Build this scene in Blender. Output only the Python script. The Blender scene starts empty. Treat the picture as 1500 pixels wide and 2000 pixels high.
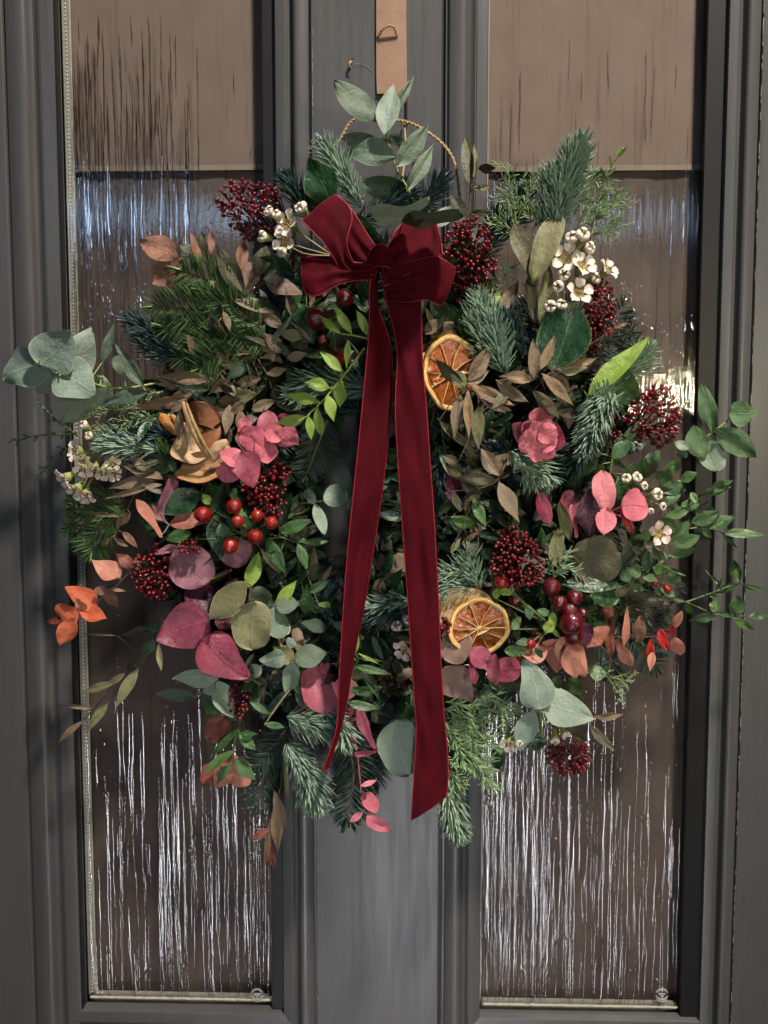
import bpy, bmesh, math, random
from mathutils import Vector, Matrix, noise as mnoise
rnd = random.Random(7)
S = bpy.context.scene
COL = S.collection
rad = math.radians
# ------------------------------------------------------------------ camera
FPX = 1700.0                       # focal length in pixels of the 1500 x 2000 photograph
PITCH, YAW, DIST = rad(4.5), rad(1.6), 0.92
AIM = Vector((0, 0, 1.5))
Fw = Vector((-math.sin(YAW)*math.cos(PITCH), math.cos(YAW)*math.cos(PITCH), -math.sin(PITCH)))
Rt = Fw.cross(Vector((0, 0, 1))).normalized()
Up = Rt.cross(Fw).normalized()
CAM = AIM - Fw*DIST
cd = bpy.data.cameras.new('camera'); cam = bpy.data.objects.new('camera', cd); COL.objects.link(cam)
cd.sensor_fit = 'VERTICAL'; cd.sensor_height = 36; cd.lens = 36*FPX/2000
cd.clip_start = 0.02; cd.clip_end = 50
M = Matrix((Rt, Up, -Fw)).transposed().to_4x4(); M.translation = CAM
cam.matrix_world = M
S.camera = cam
# ------------------------------------------------------------------ world and lamps (night porch)
w = bpy.data.worlds.new('World'); S.world = w; w.use_nodes = True
bg = w.node_tree.nodes['Background']
bg.inputs[0].default_value = (0.42, 0.52, 0.75, 1); bg.inputs[1].default_value = 0.008
def area(name, loc, look, sx, sy, power, col, spread=180):
    l = bpy.data.lights.new(name, 'AREA'); l.shape = 'RECTANGLE'; l.size = sx; l.size_y = sy
    l.energy = power; l.color = col; l.spread = rad(spread)
    o = bpy.data.objects.new(name, l); COL.objects.link(o); o.location = loc
    o.rotation_euler = (Vector(look)-Vector(loc)).to_track_quat('-Z', 'Y').to_euler()
    return o
area('porch_lamp', (0.80, -1.35, 4.05), (0.0, 0, 1.4), 0.22, 0.22, 152.0, (1.0, 0.91, 0.80))
area('dusk_sky_opening', (-0.25, -2.6, 2.47), (0, 0, 1.75), 3.6, 0.09, 1.8, (0.50, 0.70, 1.0), 60)
area('low_streak_light', (0.05, -1.6, 0.45), (0, 0, 1.02), 0.13, 0.90, 1.1, (0.95, 0.95, 0.98), 46)  # added strip light, unseen, for white streaks on the lower glass
area('warm_glow_lamp', (0.78, -1.6, 1.71), (0.3, 0, 1.6), 0.14, 0.09, 1.1, (1.0, 0.88, 0.55), 60)  # unseen warm lamp, placed so its mirror image glows in the right pane
S.view_settings.view_transform = 'Standard'; S.view_settings.look = 'None'
S.view_settings.exposure = 0.0; S.view_settings.gamma = 1
S.render.engine = 'CYCLES'

# ------------------------------------------------------------------ projection of photo pixels to places
def P(u, v, d=0.0):
    """point at distance d in front of the door face (plane y = -d) seen at photo pixel (u, v)"""
    r = Fw + Rt*((u-750)/FPX) - Up*((v-1000)/FPX)
    t = (-d - CAM.y)/r.y
    return CAM + r*t
def SC(d):                         # metres per photo pixel at depth d
    return (DIST-d)/FPX
def XW(ut, ub, d=0.0):
    return 0.5*(P(ut, 0, d).x + P(ub, 1950, d).x)

# ------------------------------------------------------------------ materials
class NT:
    def __init__(s, name):
        s.m = bpy.data.materials.new(name); s.m.use_nodes = True
        s.t = s.m.node_tree; s.n = s.t.nodes; s.b = s.n['Principled BSDF']; s.out = s.n['Material Output']
    def add(s, typ, **k):
        n = s.n.new(typ)
        for a, v in k.items(): setattr(n, a, v)
        return n
    def link(s, a, b): s.t.links.new(a, b)
    def setv(s, sock, v):
        if hasattr(v, 'is_output') or hasattr(v, 'links'): s.link(v, sock)
        else: sock.default_value = v
    def math(s, op, a, b=0.0, clamp=False):
        n = s.add('ShaderNodeMath', operation=op); n.use_clamp = clamp
        s.setv(n.inputs[0], a); s.setv(n.inputs[1], b); return n.outputs[0]
    def mix(s, f, a, b, blend='MIX'):
        n = s.add('ShaderNodeMix', data_type='RGBA', blend_type=blend)
        s.setv(n.inputs[0], f); s.setv(n.inputs[6], a); s.setv(n.inputs[7], b); return n.outputs[2]
    def noise(s, vec, scale, detail=3, rough=0.5):
        n = s.add('ShaderNodeTexNoise'); n.inputs['Scale'].default_value = scale
        n.inputs['Detail'].default_value = detail; n.inputs['Roughness'].default_value = rough
        if vec is not None: s.link(vec, n.inputs['Vector'])
        return n.outputs['Fac']
    def mapr(s, v, a, b, c, d):
        n = s.add('ShaderNodeMapRange'); s.setv(n.inputs[0], v)
        for i, x in enumerate((a, b, c, d)): s.setv(n.inputs[i+1], x)
        return n.outputs[0]
    def coord(s, out='Object', scale=None):
        c = s.add('ShaderNodeTexCoord').outputs[out]
        if scale:
            m = s.add('ShaderNodeMapping'); m.inputs['Scale'].default_value = scale; s.link(c, m.inputs[0]); c = m.outputs[0]
        return c
    def bump(s, h, strength, dist=0.001, prev=None):
        n = s.add('ShaderNodeBump'); n.inputs['Strength'].default_value = strength; n.inputs['Distance'].default_value = dist
        s.link(h, n.inputs['Height'])
        if prev is not None: s.link(prev, n.inputs['Normal'])
        s.link(n.outputs[0], s.b.inputs['Normal']); return n.outputs[0]
    def base(s, c, rough=0.5, spec=0.5, **k):
        s.setv(s.b.inputs['Base Color'], c); s.setv(s.b.inputs['Roughness'], rough)
        s.b.inputs['Specular IOR Level'].default_value = spec
        for a, v in k.items(): s.b.inputs[a.replace('_', ' ')].default_value = v
def c4(c): return (c[0], c[1], c[2], 1)
def world_pos(t, scale):
    g = t.add('ShaderNodeNewGeometry').outputs['Position']
    m = t.add('ShaderNodeMapping'); m.inputs['Scale'].default_value = scale; t.link(g, m.inputs[0]); return m.outputs[0]

def leaf_material(name, c1, c2, rough=0.45, vein=1.5, spec=0.4, back=None, edge=None, veins=0.35, sub=0.0, blot=None):
    t = NT(name)
    uv = t.coord('UV'); sx = t.add('ShaderNodeSeparateXYZ'); t.link(uv, sx.inputs[0])
    u, v = sx.outputs[0], sx.outputs[1]
    a = t.math('ABSOLUTE', t.math('SUBTRACT', u, 0.5))
    mid = t.math('SUBTRACT', 1.0, t.math('DIVIDE', a, 0.030), clamp=True)
    s = t.math('MULTIPLY', t.math('SUBTRACT', v, t.math('MULTIPLY', a, 0.75)), 9.0)
    fr = t.math('ABSOLUTE', t.math('SUBTRACT', t.math('FRACT', s), 0.5))
    side = t.math('MULTIPLY', t.math('SUBTRACT', 1.0, t.math('DIVIDE', fr, 0.10), clamp=True), veins, clamp=True)
    vm = t.math('MAXIMUM', mid, side)
    n1 = t.noise(world_pos(t, (1, 1, 1)), 95, 4, 0.6)
    n2 = t.noise(world_pos(t, (1, 1, 1)), 700, 3, 0.6)
    rn = t.add('ShaderNodeObjectInfo').outputs['Random']
    f = t.math('ADD', t.math('MULTIPLY', n1, 0.9), t.math('MULTIPLY', t.math('SUBTRACT', rn, 0.5), 0.75), clamp=True)
    f = t.mapr(f, 0.2, 0.75, 0, 1)
    col = t.mix(f, c4(c1), c4(c2))
    if blot:
        bm_ = t.mapr(t.noise(world_pos(t, (1, 1, 1)), 170, 4, 0.7), 0.54, 0.68, 0, 0.75)
        col = t.mix(bm_, col, c4(blot))
    col = t.mix(t.mapr(n2, 0.3, 0.8, 0.0, 0.35), col, t.mix(1.0, col, (0.55, 0.55, 0.5, 1), 'MULTIPLY'))
    vc = t.mix(1.0, col, (vein, vein, vein*0.95, 1), 'MULTIPLY')
    col = t.mix(t.math('MULTIPLY', vm, 0.75), col, vc)
    spots = t.mapr(t.noise(world_pos(t, (1, 1, 1)), 420, 3, 0.75), 0.66, 0.72, 0, 0.7)
    col = t.mix(spots, col, t.mix(1.0, col, (0.42, 0.34, 0.26, 1), 'MULTIPLY'))
    pale = t.mapr(t.noise(world_pos(t, (1, 1, 1)), 230, 5, 0.7), 0.6, 0.75, 0, 0.35)
    col = t.mix(pale, col, t.mix(0.35, col, (0.45, 0.45, 0.40, 1)))
    if edge:
        dist = t.math('ABSOLUTE', t.math('SUBTRACT', v, 0.5))
        e = t.mapr(t.math('MAXIMUM', t.math('MULTIPLY', a, 1.0), dist), 0.462, 0.49, 0, 0.8)
        col = t.mix(e, col, c4(edge))
    if back:
        bf = t.add('ShaderNodeNewGeometry').outputs['Backfacing']
        col = t.mix(t.math('MULTIPLY', bf, 0.8), col, c4(back))
    t.base(col, t.mapr(n1, 0.2, 0.8, rough*0.8, min(1, rough*1.25)), spec)
    if sub:
        t.b.inputs['Subsurface Weight'].default_value = 0.0
        tr = t.add('ShaderNodeBsdfTranslucent'); t.link(col, tr.inputs[0])
        mx = t.add('ShaderNodeMixShader'); mx.inputs[0].default_value = sub
        t.link(t.b.outputs[0], mx.inputs[1]); t.link(tr.outputs[0], mx.inputs[2]); t.link(mx.outputs[0], t.out.inputs[0])
    h = t.math('ADD', t.math('MULTIPLY', vm, -0.6), t.math('MULTIPLY', n2, 0.5))
    b0 = t.bump(h, 0.55, 0.0009); t.bump(n1, 0.55, 0.004, b0)
    return t.m

MAT = {}
L = leaf_material
MAT['sage'] = L('sage_leaf', (0.17, 0.235, 0.175), (0.27, 0.34, 0.26), 0.5, 1.35, 0.3, edge=(0.34, 0.38, 0.24), sub=0.10)
MAT['silver'] = L('silver_leaf', (0.20, 0.275, 0.23), (0.29, 0.36, 0.30), 0.55, 1.3, 0.3, edge=(0.38, 0.42, 0.30), sub=0.12)
MAT['green'] = L('mid_green_leaf', (0.055, 0.12, 0.055), (0.10, 0.18, 0.075), 0.42, 1.6, 0.4, edge=(0.16, 0.22, 0.09), sub=0.12)
MAT['eucdark'] = L('dark_eucalyptus_leaf', (0.06, 0.095, 0.065), (0.12, 0.16, 0.11), 0.5, 1.5, 0.3, sub=0.1)
MAT['khaki'] = L('khaki_leaf', (0.16, 0.155, 0.075), (0.25, 0.24, 0.125), 0.5, 1.3, 0.3, edge=(0.34, 0.32, 0.17), sub=0.1)
MAT['brown'] = L('brown_olive_leaf', (0.065, 0.045, 0.028), (0.155, 0.112, 0.070), 0.5, 1.5, 0.3, back=(0.2, 0.15, 0.1), veins=0.1, sub=0.06)
MAT['tan'] = L('tan_leaf', (0.14, 0.095, 0.055), (0.27, 0.185, 0.108), 0.5, 1.25, 0.35, veins=0.12, sub=0.08)
MAT['olive'] = L('dark_olive_leaf', (0.045, 0.045, 0.024), (0.11, 0.10, 0.055), 0.48, 1.5, 0.35, veins=0.1)
MAT['peach'] = L('dusty_peach_leaf', (0.22, 0.105, 0.075), (0.38, 0.20, 0.14), 0.5, 1.2, 0.3, sub=0.12)
MAT['copper'] = L('copper_leaf', (0.40, 0.095, 0.055), (0.56, 0.18, 0.10), 0.42, 1.3, 0.4, back=(0.5, 0.22, 0.16), sub=0.12)
MAT['orange'] = L('orange_leaf', (0.58, 0.115, 0.05), (0.66, 0.19, 0.085), 0.42, 1.3, 0.4, sub=0.12)
MAT['red'] = L('red_leaf', (0.42, 0.018, 0.015), (0.55, 0.05, 0.035), 0.4, 1.3, 0.4, sub=0.12)
MAT['rust'] = L('rust_leaf', (0.13, 0.03, 0.018), (0.25, 0.07, 0.04), 0.45, 1.3, 0.4)
MAT['pink'] = L('pink_leaf', (0.66, 0.16, 0.22), (0.76, 0.25, 0.30), 0.5, 0.78, 0.3, blot=(0.60, 0.14, 0.19), sub=0.14)
MAT['rose'] = L('dusty_rose_leaf', (0.34, 0.065, 0.11), (0.46, 0.13, 0.17), 0.45, 0.75, 0.4, blot=(0.28, 0.05, 0.09), sub=0.1)
MAT['burg'] = L('burgundy_leaf', (0.17, 0.018, 0.05), (0.30, 0.055, 0.095), 0.35, 1.2, 0.5, blot=(0.12, 0.012, 0.04), sub=0.06)
MAT['plum'] = L('plum_leaf', (0.055, 0.014, 0.032), (0.12, 0.03, 0.065), 0.4, 1.3, 0.4)
MAT['mauve'] = L('mauve_leaf', (0.23, 0.085, 0.12), (0.33, 0.15, 0.18), 0.4, 0.8, 0.4, sub=0.08)
MAT['dusty'] = L('dusty_brown_leaf', (0.16, 0.10, 0.085), (0.26, 0.165, 0.13), 0.45, 1.2, 0.3)
MAT['glossy'] = L('glossy_dark_green_leaf', (0.010, 0.038, 0.012), (0.020, 0.066, 0.018), 0.27, 2.2, 0.5, edge=(0.10, 0.15, 0.05), veins=0.12)
MAT['ruscus'] = L('ruscus_leaf', (0.035, 0.085, 0.025), (0.07, 0.145, 0.04), 0.32, 1.6, 0.45, veins=0.15, sub=0.08)
MAT['lime'] = L('lime_leaf', (0.21, 0.33, 0.055), (0.30, 0.43, 0.09), 0.4, 1.35, 0.4, veins=0.3, sub=0.15)
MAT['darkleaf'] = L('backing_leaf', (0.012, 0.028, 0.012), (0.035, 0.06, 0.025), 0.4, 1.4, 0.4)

def simple(name, c, c2=None, rough=0.5, spec=0.5, nscale=200, bump=0.0, bscale=600, **k):
    t = NT(name)
    n = t.noise(world_pos(t, (1, 1, 1)), nscale, 4, 0.6)
    t.base(t.mix(t.mapr(n, 0.3, 0.7, 0, 1), c4(c), c4(c2 or [x*0.7 for x in c])), rough, spec, **k)
    if bump: t.bump(t.noise(world_pos(t, (1, 1, 1)), bscale, 4, 0.6), bump, 0.001)
    return t.m
MAT['stem_green'] = simple('green_stem', (0.14, 0.18, 0.06), (0.09, 0.12, 0.04), 0.5)
MAT['stem_lime'] = simple('lime_stem', (0.30, 0.38, 0.09), (0.24, 0.30, 0.08), 0.5)
MAT['stem_brown'] = simple('brown_stem', (0.12, 0.07, 0.04), (0.06, 0.035, 0.02), 0.6)
MAT['stem_tan'] = simple('tan_stem', (0.36, 0.28, 0.14), (0.25, 0.2, 0.1), 0.55)
MAT['stem_grey'] = simple('grey_stem', (0.24, 0.2, 0.19), (0.14, 0.11, 0.10), 0.55)
MAT['stem_red'] = simple('red_stem', (0.45, 0.10, 0.12), (0.3, 0.05, 0.07), 0.5)
MAT['stem_dark'] = simple('dark_red_stem', (0.07, 0.012, 0.014), (0.03, 0.008, 0.008), 0.5)
MAT['noble'] = simple('noble_fir_needle', (0.27, 0.37, 0.29), (0.11, 0.19, 0.15), 0.4, 0.4, 250)
MAT['noblepale'] = simple('pale_fir_needle', (0.36, 0.47, 0.31), (0.17, 0.27, 0.17), 0.4, 0.4, 250)
MAT['bluefir'] = simple('blue_fir_needle', (0.055, 0.10, 0.11), (0.03, 0.06, 0.065), 0.45, 0.4, 250)
MAT['nordmann'] = simple('green_fir_needle', (0.075, 0.155, 0.032), (0.03, 0.08, 0.016), 0.35, 0.5, 150)
MAT['darkfir'] = simple('dark_fir_needle', (0.02, 0.045, 0.022), (0.012, 0.028, 0.014), 0.35, 0.4, 150)
MAT['juniper'] = simple('juniper_needle', (0.32, 0.46, 0.23), (0.15, 0.26, 0.12), 0.45, 0.4, 150)
MAT['junidark'] = simple('cedar_needle', (0.07, 0.12, 0.065), (0.04, 0.07, 0.04), 0.45, 0.4, 150)
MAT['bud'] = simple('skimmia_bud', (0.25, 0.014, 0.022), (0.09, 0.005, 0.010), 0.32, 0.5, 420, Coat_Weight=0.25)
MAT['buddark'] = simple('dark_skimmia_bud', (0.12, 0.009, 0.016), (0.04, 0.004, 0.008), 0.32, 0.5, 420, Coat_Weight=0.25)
def berry_mat(name, a, b):
    t = NT(name)
    sx = t.add('ShaderNodeSeparateXYZ'); t.link(t.coord('Object'), sx.inputs[0])
    n = t.noise(t.coord('Object'), 3, 3)
    f = t.mapr(t.math('ADD', sx.outputs[2], t.math('MULTIPLY', n, 0.5)), -0.6, 0.9, 0, 1)
    t.base(t.mix(f, c4(a), c4(b)), t.mapr(n, 0.3, 0.7, 0.10, 0.22), 0.5, Coat_Weight=0.5)
    t.bump(t.noise(t.coord('Object'), 2.2, 5, 0.6), 0.22, 0.06)
    return t.m
MAT['berry'] = berry_mat('hypericum_berry', (0.26, 0.006, 0.007), (0.22, 0.008, 0.007))
MAT['berrypale'] = berry_mat('ripening_berry', (0.28, 0.008, 0.008), (0.28, 0.018, 0.008))
MAT['cranberry'] = berry_mat('cranberry', (0.055, 0.002, 0.006), (0.085, 0.004, 0.008))
MAT['petal'] = simple('waxflower_petal', (0.74, 0.69, 0.58), (0.62, 0.52, 0.45), 0.45, 0.4, 260, 0.15)
MAT['petalpink'] = simple('pinkish_waxflower_petal', (0.66, 0.52, 0.46), (0.52, 0.36, 0.34), 0.45, 0.4, 260, 0.15)
MAT['cupcol'] = simple('waxflower_cup', (0.45, 0.40, 0.14), (0.30, 0.20, 0.08), 0.4, 0.4, 500)
MAT['calyx'] = simple('waxflower_calyx', (0.32, 0.36, 0.12), (0.22, 0.28, 0.08), 0.5, 0.4)
MAT['sepal'] = simple('green_sepal', (0.16, 0.24, 0.06), (0.24, 0.28, 0.09), 0.45, 0.4)
MAT['rind'] = simple('orange_rind', (0.55, 0.26, 0.045), (0.40, 0.15, 0.02), 0.55, 0.4, 500, 0.5, 900)
MAT['pith'] = simple('orange_pith', (0.70, 0.50, 0.21), (0.50, 0.28, 0.09), 0.6, 0.3, 300, 0.4, 900)
MAT['pulp'] = simple('orange_pulp', (0.38, 0.105, 0.018), (0.13, 0.027, 0.006), 0.24, 0.5, 450, 1.0, 260, Coat_Weight=0.35)
MAT['apple'] = simple('dried_apple_flesh', (0.50, 0.29, 0.13), (0.34, 0.17, 0.07), 0.55, 0.4, 90, 0.6, 260)
MAT['applepale'] = simple('pale_apple_flesh', (0.50, 0.36, 0.21), (0.36, 0.22, 0.11), 0.55, 0.4, 110, 0.5, 260)
MAT['skin'] = simple('dried_apple_skin', (0.13, 0.012, 0.014), (0.07, 0.006, 0.008), 0.35, 0.5, 200, 0.5, 400)
MAT['husk'] = simple('dried_husk', (0.42, 0.28, 0.13), (0.26, 0.15, 0.06), 0.5, 0.4, 160, 0.6, 400)
MAT['peel'] = simple('dried_peel', (0.48, 0.20, 0.04), (0.32, 0.11, 0.02), 0.5, 0.4, 160, 0.6, 400)
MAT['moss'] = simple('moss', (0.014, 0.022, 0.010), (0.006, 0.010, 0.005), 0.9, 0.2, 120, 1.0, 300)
MAT['twine'] = simple('jute_twine', (0.52, 0.38, 0.21), (0.33, 0.22, 0.11), 0.85, 0.2, 500, 0.8, 1500)
MAT['wire'] = simple('silver_wire', (0.5, 0.5, 0.5), (0.3, 0.3, 0.3), 0.35, 0.5, 300, Metallic=1.0)
# velvet
def velvet(name, c, c2, sheen):
    t = NT(name)
    n = t.noise(world_pos(t, (1, 1, 0.4)), 75, 5, 0.7)
    n2 = t.noise(world_pos(t, (1, 1, 1)), 2500, 2, 0.6)
    t.base(t.mix(t.mapr(n, 0.3, 0.7, 0, 1), c4(c), c4(c2)), 0.85, 0.12)
    t.b.inputs['Sheen Weight'].default_value = sheen; t.b.inputs['Sheen Roughness'].default_value = 0.35
    t.b.inputs['Sheen Tint'].default_value = (1.0, 0.10, 0.16, 1)
    t.bump(n2, 0.25, 0.0005); return t.m
MAT['velvet'] = velvet('burgundy_velvet', (0.078, 0.0014, 0.007), (0.036, 0.0007, 0.0035), 0.05)
MAT['velvetedge'] = simple('ribbon_selvedge', (0.34, 0.012, 0.026), (0.20, 0.006, 0.015), 0.5, 0.4, 400)
# painted timber
def paint():
    t = NT('grey_door_paint')
    fine = t.noise(world_pos(t, (260, 260, 9)), 1.0, 5, 0.62)
    broad = t.noise(world_pos(t, (8, 8, 3)), 1.0, 4, 0.6)
    spots = t.mapr(t.noise(world_pos(t, (1, 1, 1)), 260, 3, 0.75), 0.73, 0.78, 0, 1)
    dirt = t.mapr(t.noise(world_pos(t, (20, 20, 5)), 1.0, 6, 0.7), 0.52, 0.75, 0, 0.5)
    col = t.mix(t.mapr(broad, 0.3, 0.7, 0, 1), (0.058, 0.059, 0.063, 1), (0.080, 0.079, 0.080, 1))
    col = t.mix(t.mapr(fine, 0.35, 0.7, 0, 0.12), col, (0.16, 0.155, 0.15, 1))
    col = t.mix(dirt, col, (0.065, 0.062, 0.058, 1))
    col = t.mix(spots, col, (0.25, 0.21, 0.16, 1))
    t.base(col, t.mapr(fine, 0.3, 0.7, 0.30, 0.44), 0.32)
    b = t.bump(fine, 0.14, 0.0006); t.bump(broad, 0.3, 0.002, b)
    return t.m
MAT['paint'] = paint()
MAT['rebate'] = simple('shaded_recess_black', (0.008, 0.008, 0.009), (0.005, 0.005, 0.006), 0.5, 0.3)  # black imitates the shade on recessed faces beside the glass
MAT['chip'] = simple('chipped_paint_edge', (0.34, 0.33, 0.31), (0.12, 0.11, 0.10), 0.6, 0.3, 500)
MAT['spacer'] = simple('spacer_bar_metal', (0.36, 0.34, 0.30), (0.25, 0.235, 0.20), 0.5, 0.5, 300, 0.2)
MAT['spacerhole'] = simple('spacer_perforation', (0.85, 0.83, 0.78), (0.7, 0.68, 0.62), 0.5)
MAT['sealant'] = simple('pale_sealant', (0.50, 0.47, 0.38), (0.36, 0.33, 0.24), 0.6, 0.3, 180, 0.5, 500)
MAT['etch'] = simple('etched_glass', (0.42, 0.42, 0.41), (0.36, 0.36, 0.35), 0.8, 0.2)
MAT['reflection'] = simple('brown_reflection', (0.205, 0.150, 0.127), (0.175, 0.127, 0.107), 0.8, 0.2, 25)  # brown reflection of the porch put into a sheet's colour
MAT['reflection_edge'] = simple('pale_reflection_edge', (0.27, 0.205, 0.165), (0.24, 0.18, 0.145), 0.8, 0.2, 25)  # paler lower edge of that reflection, also as colour
MAT['curtain'] = simple('brown_curtain', (0.135, 0.099, 0.086), (0.075, 0.056, 0.051), 0.85, 0.2, 14)
MAT['strap'] = simple('tan_strap', (0.29, 0.175, 0.115), (0.24, 0.14, 0.09), 0.5, 0.4, 60, 0.3, 500)
MAT['strapedge'] = simple('worn_strap_edge', (0.22, 0.11, 0.06), (0.14, 0.07, 0.04), 0.6, 0.3, 300, 0.3, 500)
MAT['waxleafdot'] = simple('dark_hole_rim', (0.02, 0.004, 0.006), None, 0.7, 0.1)
def glass():
    t = NT('rippled_glass')
    p1 = t.noise(world_pos(t, (210, 210, 9)), 1.0, 2, 0.5)
    p2 = t.noise(world_pos(t, (120, 120, 5)), 1.0, 3, 0.55)
    p3 = t.noise(world_pos(t, (500, 500, 160)), 1.0, 3, 0.6)
    h = t.math('ADD', t.math('ADD', t.math('MULTIPLY', p1, 0.9), p2), t.math('MULTIPLY', p3, 0.10))
    bn = t.add('ShaderNodeBump'); bn.inputs['Strength'].default_value = 0.6; bn.inputs['Distance'].default_value = 0.0012
    t.link(h, bn.inputs['Height'])
    gl = t.add('ShaderNodeBsdfGlossy'); gl.inputs['Roughness'].default_value = 0.08; gl.inputs[0].default_value = (1, 1, 1, 1)
    t.link(bn.outputs[0], gl.inputs['Normal'])
    tr = t.add('ShaderNodeBsdfTransparent')
    streak = t.mapr(p1, 0.55, 0.75, 0.97, 0.82)
    cc = t.add('ShaderNodeCombineColor'); t.link(streak, cc.inputs[0]); t.link(streak, cc.inputs[1]); t.link(streak, cc.inputs[2])
    t.link(cc.outputs[0], tr.inputs[0])
    g = t.add('ShaderNodeNewGeometry'); dp = t.add('ShaderNodeVectorMath', operation='DOT_PRODUCT')
    t.link(g.outputs['Normal'], dp.inputs[0]); t.link(g.outputs['Incoming'], dp.inputs[1])
    fac = t.math('ADD', 0.020, t.math('MULTIPLY', t.math('POWER', t.math('SUBTRACT', 1.0, t.math('ABSOLUTE', dp.outputs['Value'])), 5.0), 0.94), clamp=True)
    mx = t.add('ShaderNodeMixShader'); t.link(fac, mx.inputs[0]); t.link(tr.outputs[0], mx.inputs[1]); t.link(gl.outputs[0], mx.inputs[2])
    t.link(mx.outputs[0], t.out.inputs[0]); t.n.remove(t.b)
    return t.m
def rivulet(nm, f0, f1, tt=0.72):
    t = NT(nm)
    p3 = t.noise(world_pos(t, (600, 600, 200)), 1.0, 3, 0.6)
    bn = t.add('ShaderNodeBump'); bn.inputs['Strength'].default_value = 0.14; bn.inputs['Distance'].default_value = 0.001
    t.link(p3, bn.inputs['Height'])
    gl = t.add('ShaderNodeBsdfGlossy'); gl.inputs['Roughness'].default_value = 0.10; gl.inputs[0].default_value = (1, 1, 1, 1)
    t.link(bn.outputs[0], gl.inputs['Normal'])
    tr = t.add('ShaderNodeBsdfTransparent'); tr.inputs[0].default_value = (tt, tt*.98, tt*.96, 1)
    mx = t.add('ShaderNodeMixShader'); t.link(t.mapr(t.noise(world_pos(t, (90, 90, 12)), 1.0, 2, 0.6), 0.35, 0.65, f0, f1), mx.inputs[0])
    t.link(tr.outputs[0], mx.inputs[1]); t.link(gl.outputs[0], mx.inputs[2])
    t.link(mx.outputs[0], t.out.inputs[0]); t.n.remove(t.b)
    return t.m
def clear():
    t = NT('clear_glass_back'); tr = t.add('ShaderNodeBsdfTransparent'); tr.inputs[0].default_value = (0.93, 0.95, 0.94, 1)
    t.link(tr.outputs[0], t.out.inputs[0]); t.n.remove(t.b); return t.m
MAT['clear'] = clear(); MAT['glass'] = glass(); MAT['rivulet'] = rivulet('glass_rivulet', 0.05, 0.34); MAT['darkridge'] = rivulet('dark_reflection_rivulet', 0.01, 0.06, 0.42); MAT['bead'] = rivulet('glass_bead', 0.25, 0.75)  # dark rivulets: the dark they mirror is put into their tint

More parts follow.
